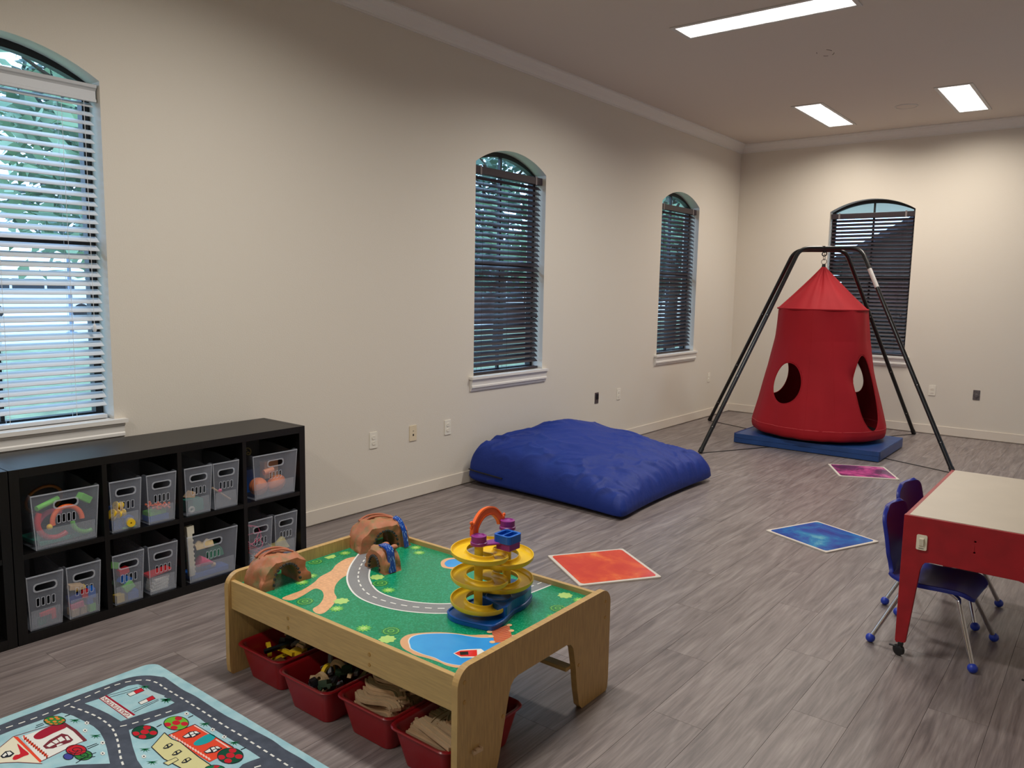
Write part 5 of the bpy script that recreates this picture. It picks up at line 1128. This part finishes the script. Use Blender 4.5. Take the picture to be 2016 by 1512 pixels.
tree(LB[2], -6.4, 20.8, 7, 2.4, 6, leaves[2], 1.3, 2600, .15); tree('dark green tree far along the lawn', -9.5, 28, 8, 3.0, 7, leaves[0], 1.2, 3200, .2)
tree('dark leafy tree beyond the yard behind the end wall', 9.8, 21, 7, 2.6, 8, leaves[2], 1.2, 3200, .18)
# white van and lamp post seen between the white slats
VN = thing('parked_van', 'white van parked beyond the lawn, seen between the white blind slats', 'van', (-34.5, 14.7, GZ-.02), radians(70))
vw = M('white_car_paint', S(236, 238, 240), .25); vg = M('tinted_glass', S(40, 48, 58), .1); tyre = M('tyre', S(24, 24, 26), .8)
obj('body', MB().prism([(-2.6, .35), (2.55, .35), (2.62, .95), (2.3, 1.12), (1.75, 1.85), (1.5, 2.0), (-2.45, 2.0), (-2.6, 1.8)], -.95, .95, P=lambda a, b, q: (a, q, b)), vw, VN, bevel=.08)
for sy in (-1, 1):
    for x0, x1 in ((-2.3, -1.1), (-1.0, .2), (.3, 1.35)): obj('side_window', MB().bx(x0, x1, sy*.955-.01, sy*.955+.01, 1.2, 1.75), vg, VN)
    for x0 in (-1.7, 1.6):
        wv = obj('wheel', MB(Matrix.Translation((x0, sy*.86, .36)) @ Matrix.Rotation(pi/2, 4, 'X')).lathe([(0, -.11), (.30, -.11), (.36, -.06), (.36, .06), (.30, .11), (0, .11)], 20), tyre, VN)
obj('windscreen', MB().prism([(1.80, 1.84), (2.30, 1.16), (2.33, 1.18), (1.83, 1.87)], -.8, .8, P=lambda a, b, q: (a, q, b)), vg, VN)
LPT = thing('lamp_post', 'slim grey lamp post standing on the pavement before the white van', 'lamp post', (-20.5, 10.2, GZ-.02))
obj('base', MB().lathe([(.17, 0), (.17, .16), (.13, .20), (0, .20)], 18), M('concrete_base', S(150, 160, 176), .8), LPT); obj('pole', MB().lathe([(.06, .18), (.045, 6.0), (0, 6.0)], 14), M('grey_pole', S(120, 130, 146), .5), LPT, smooth=True)
obj('lamp_head', MB().bx(-.2, .5, -.15, .15, 5.95, 6.1), M('grey_pole', S(120, 130, 146), .5), LPT, bevel=.03)
# neighbouring houses and porch roof
siding = M('pale_siding', S(244, 238, 228), .7); shingle = M('grey_shingle', S(70, 64, 72), .85, noise=(4, (1, 6, 1), .25)); brick_d = M('dark_brick', S(84, 66, 62), .85, noise=(6, (1, 1, 1), .25))
def house(label, x, y, rz, w_, d_, wallh, roofh, wm):
    T = thing('neighbour_house', label, 'house', (x, y, GZ), rz)
    obj('wall', MB().prism([(-w_/2, 0), (w_/2, 0), (w_/2, wallh), (0, wallh+roofh), (-w_/2, wallh)], -d_/2, d_/2, P=lambda a, b, q: (a, q, b)), wm, T)
    for s in (-1, 1):
        obj('roof', MB().add([(0, -d_/2-.3, wallh+roofh+.12), (0, d_/2+.3, wallh+roofh+.12), (s*(w_/2+.4), d_/2+.3, wallh-.15), (s*(w_/2+.4), -d_/2-.3, wallh-.15), (0, -d_/2-.3, wallh+roofh+.02), (0, d_/2+.3, wallh+roofh+.02), (s*(w_/2+.4), d_/2+.3, wallh-.25), (s*(w_/2+.4), -d_/2-.3, wallh-.25)], [(0, 1, 2, 3), (4, 5, 6, 7), (0, 1, 5, 4), (1, 2, 6, 5), (2, 3, 7, 6), (3, 0, 4, 7)]), shingle, T)
    for xx in (-w_*.25, w_*.25):
        wn = obj('house_window', MB().bx(xx-.5, xx+.5, -d_/2-.03, -d_/2+.01, 1.0, 2.2), white_trim, T); obj('glass', MB().bx(xx-.44, xx+.44, -d_/2-.04, -d_/2-.03, 1.06, 2.14), vg, wn)
house('dark brick neighbouring house with a grey gable roof behind the end wall', 3.4, 17.5, 0, 7.0, 5, 2.3, 1.9, brick_d)
house('dark brick neighbouring house across the lawn with a grey roof', -22.5, 33.0, radians(70), 7, 8, 2.0, 1.5, brick_d)
PR = thing('porch_roof', 'white boarded porch ceiling outside the end-wall window', 'porch', (1.61, YB+.2, 0))
for k in range(17): obj('soffit_board', MB().bx(-2.2, 2.2, .02+k*.155, .02+k*.155+.144, 2.70+.002*k, 2.73+.002*k), siding, PR, bevel=.004)
obj('fascia', MB().bx(-2.2, 2.2, 2.66, 2.70, 2.72, 3.00), siding, PR); obj('roof_deck', MB().bx(-2.2, 2.2, 0, 2.66, 2.90, 2.95), shingle, PR)
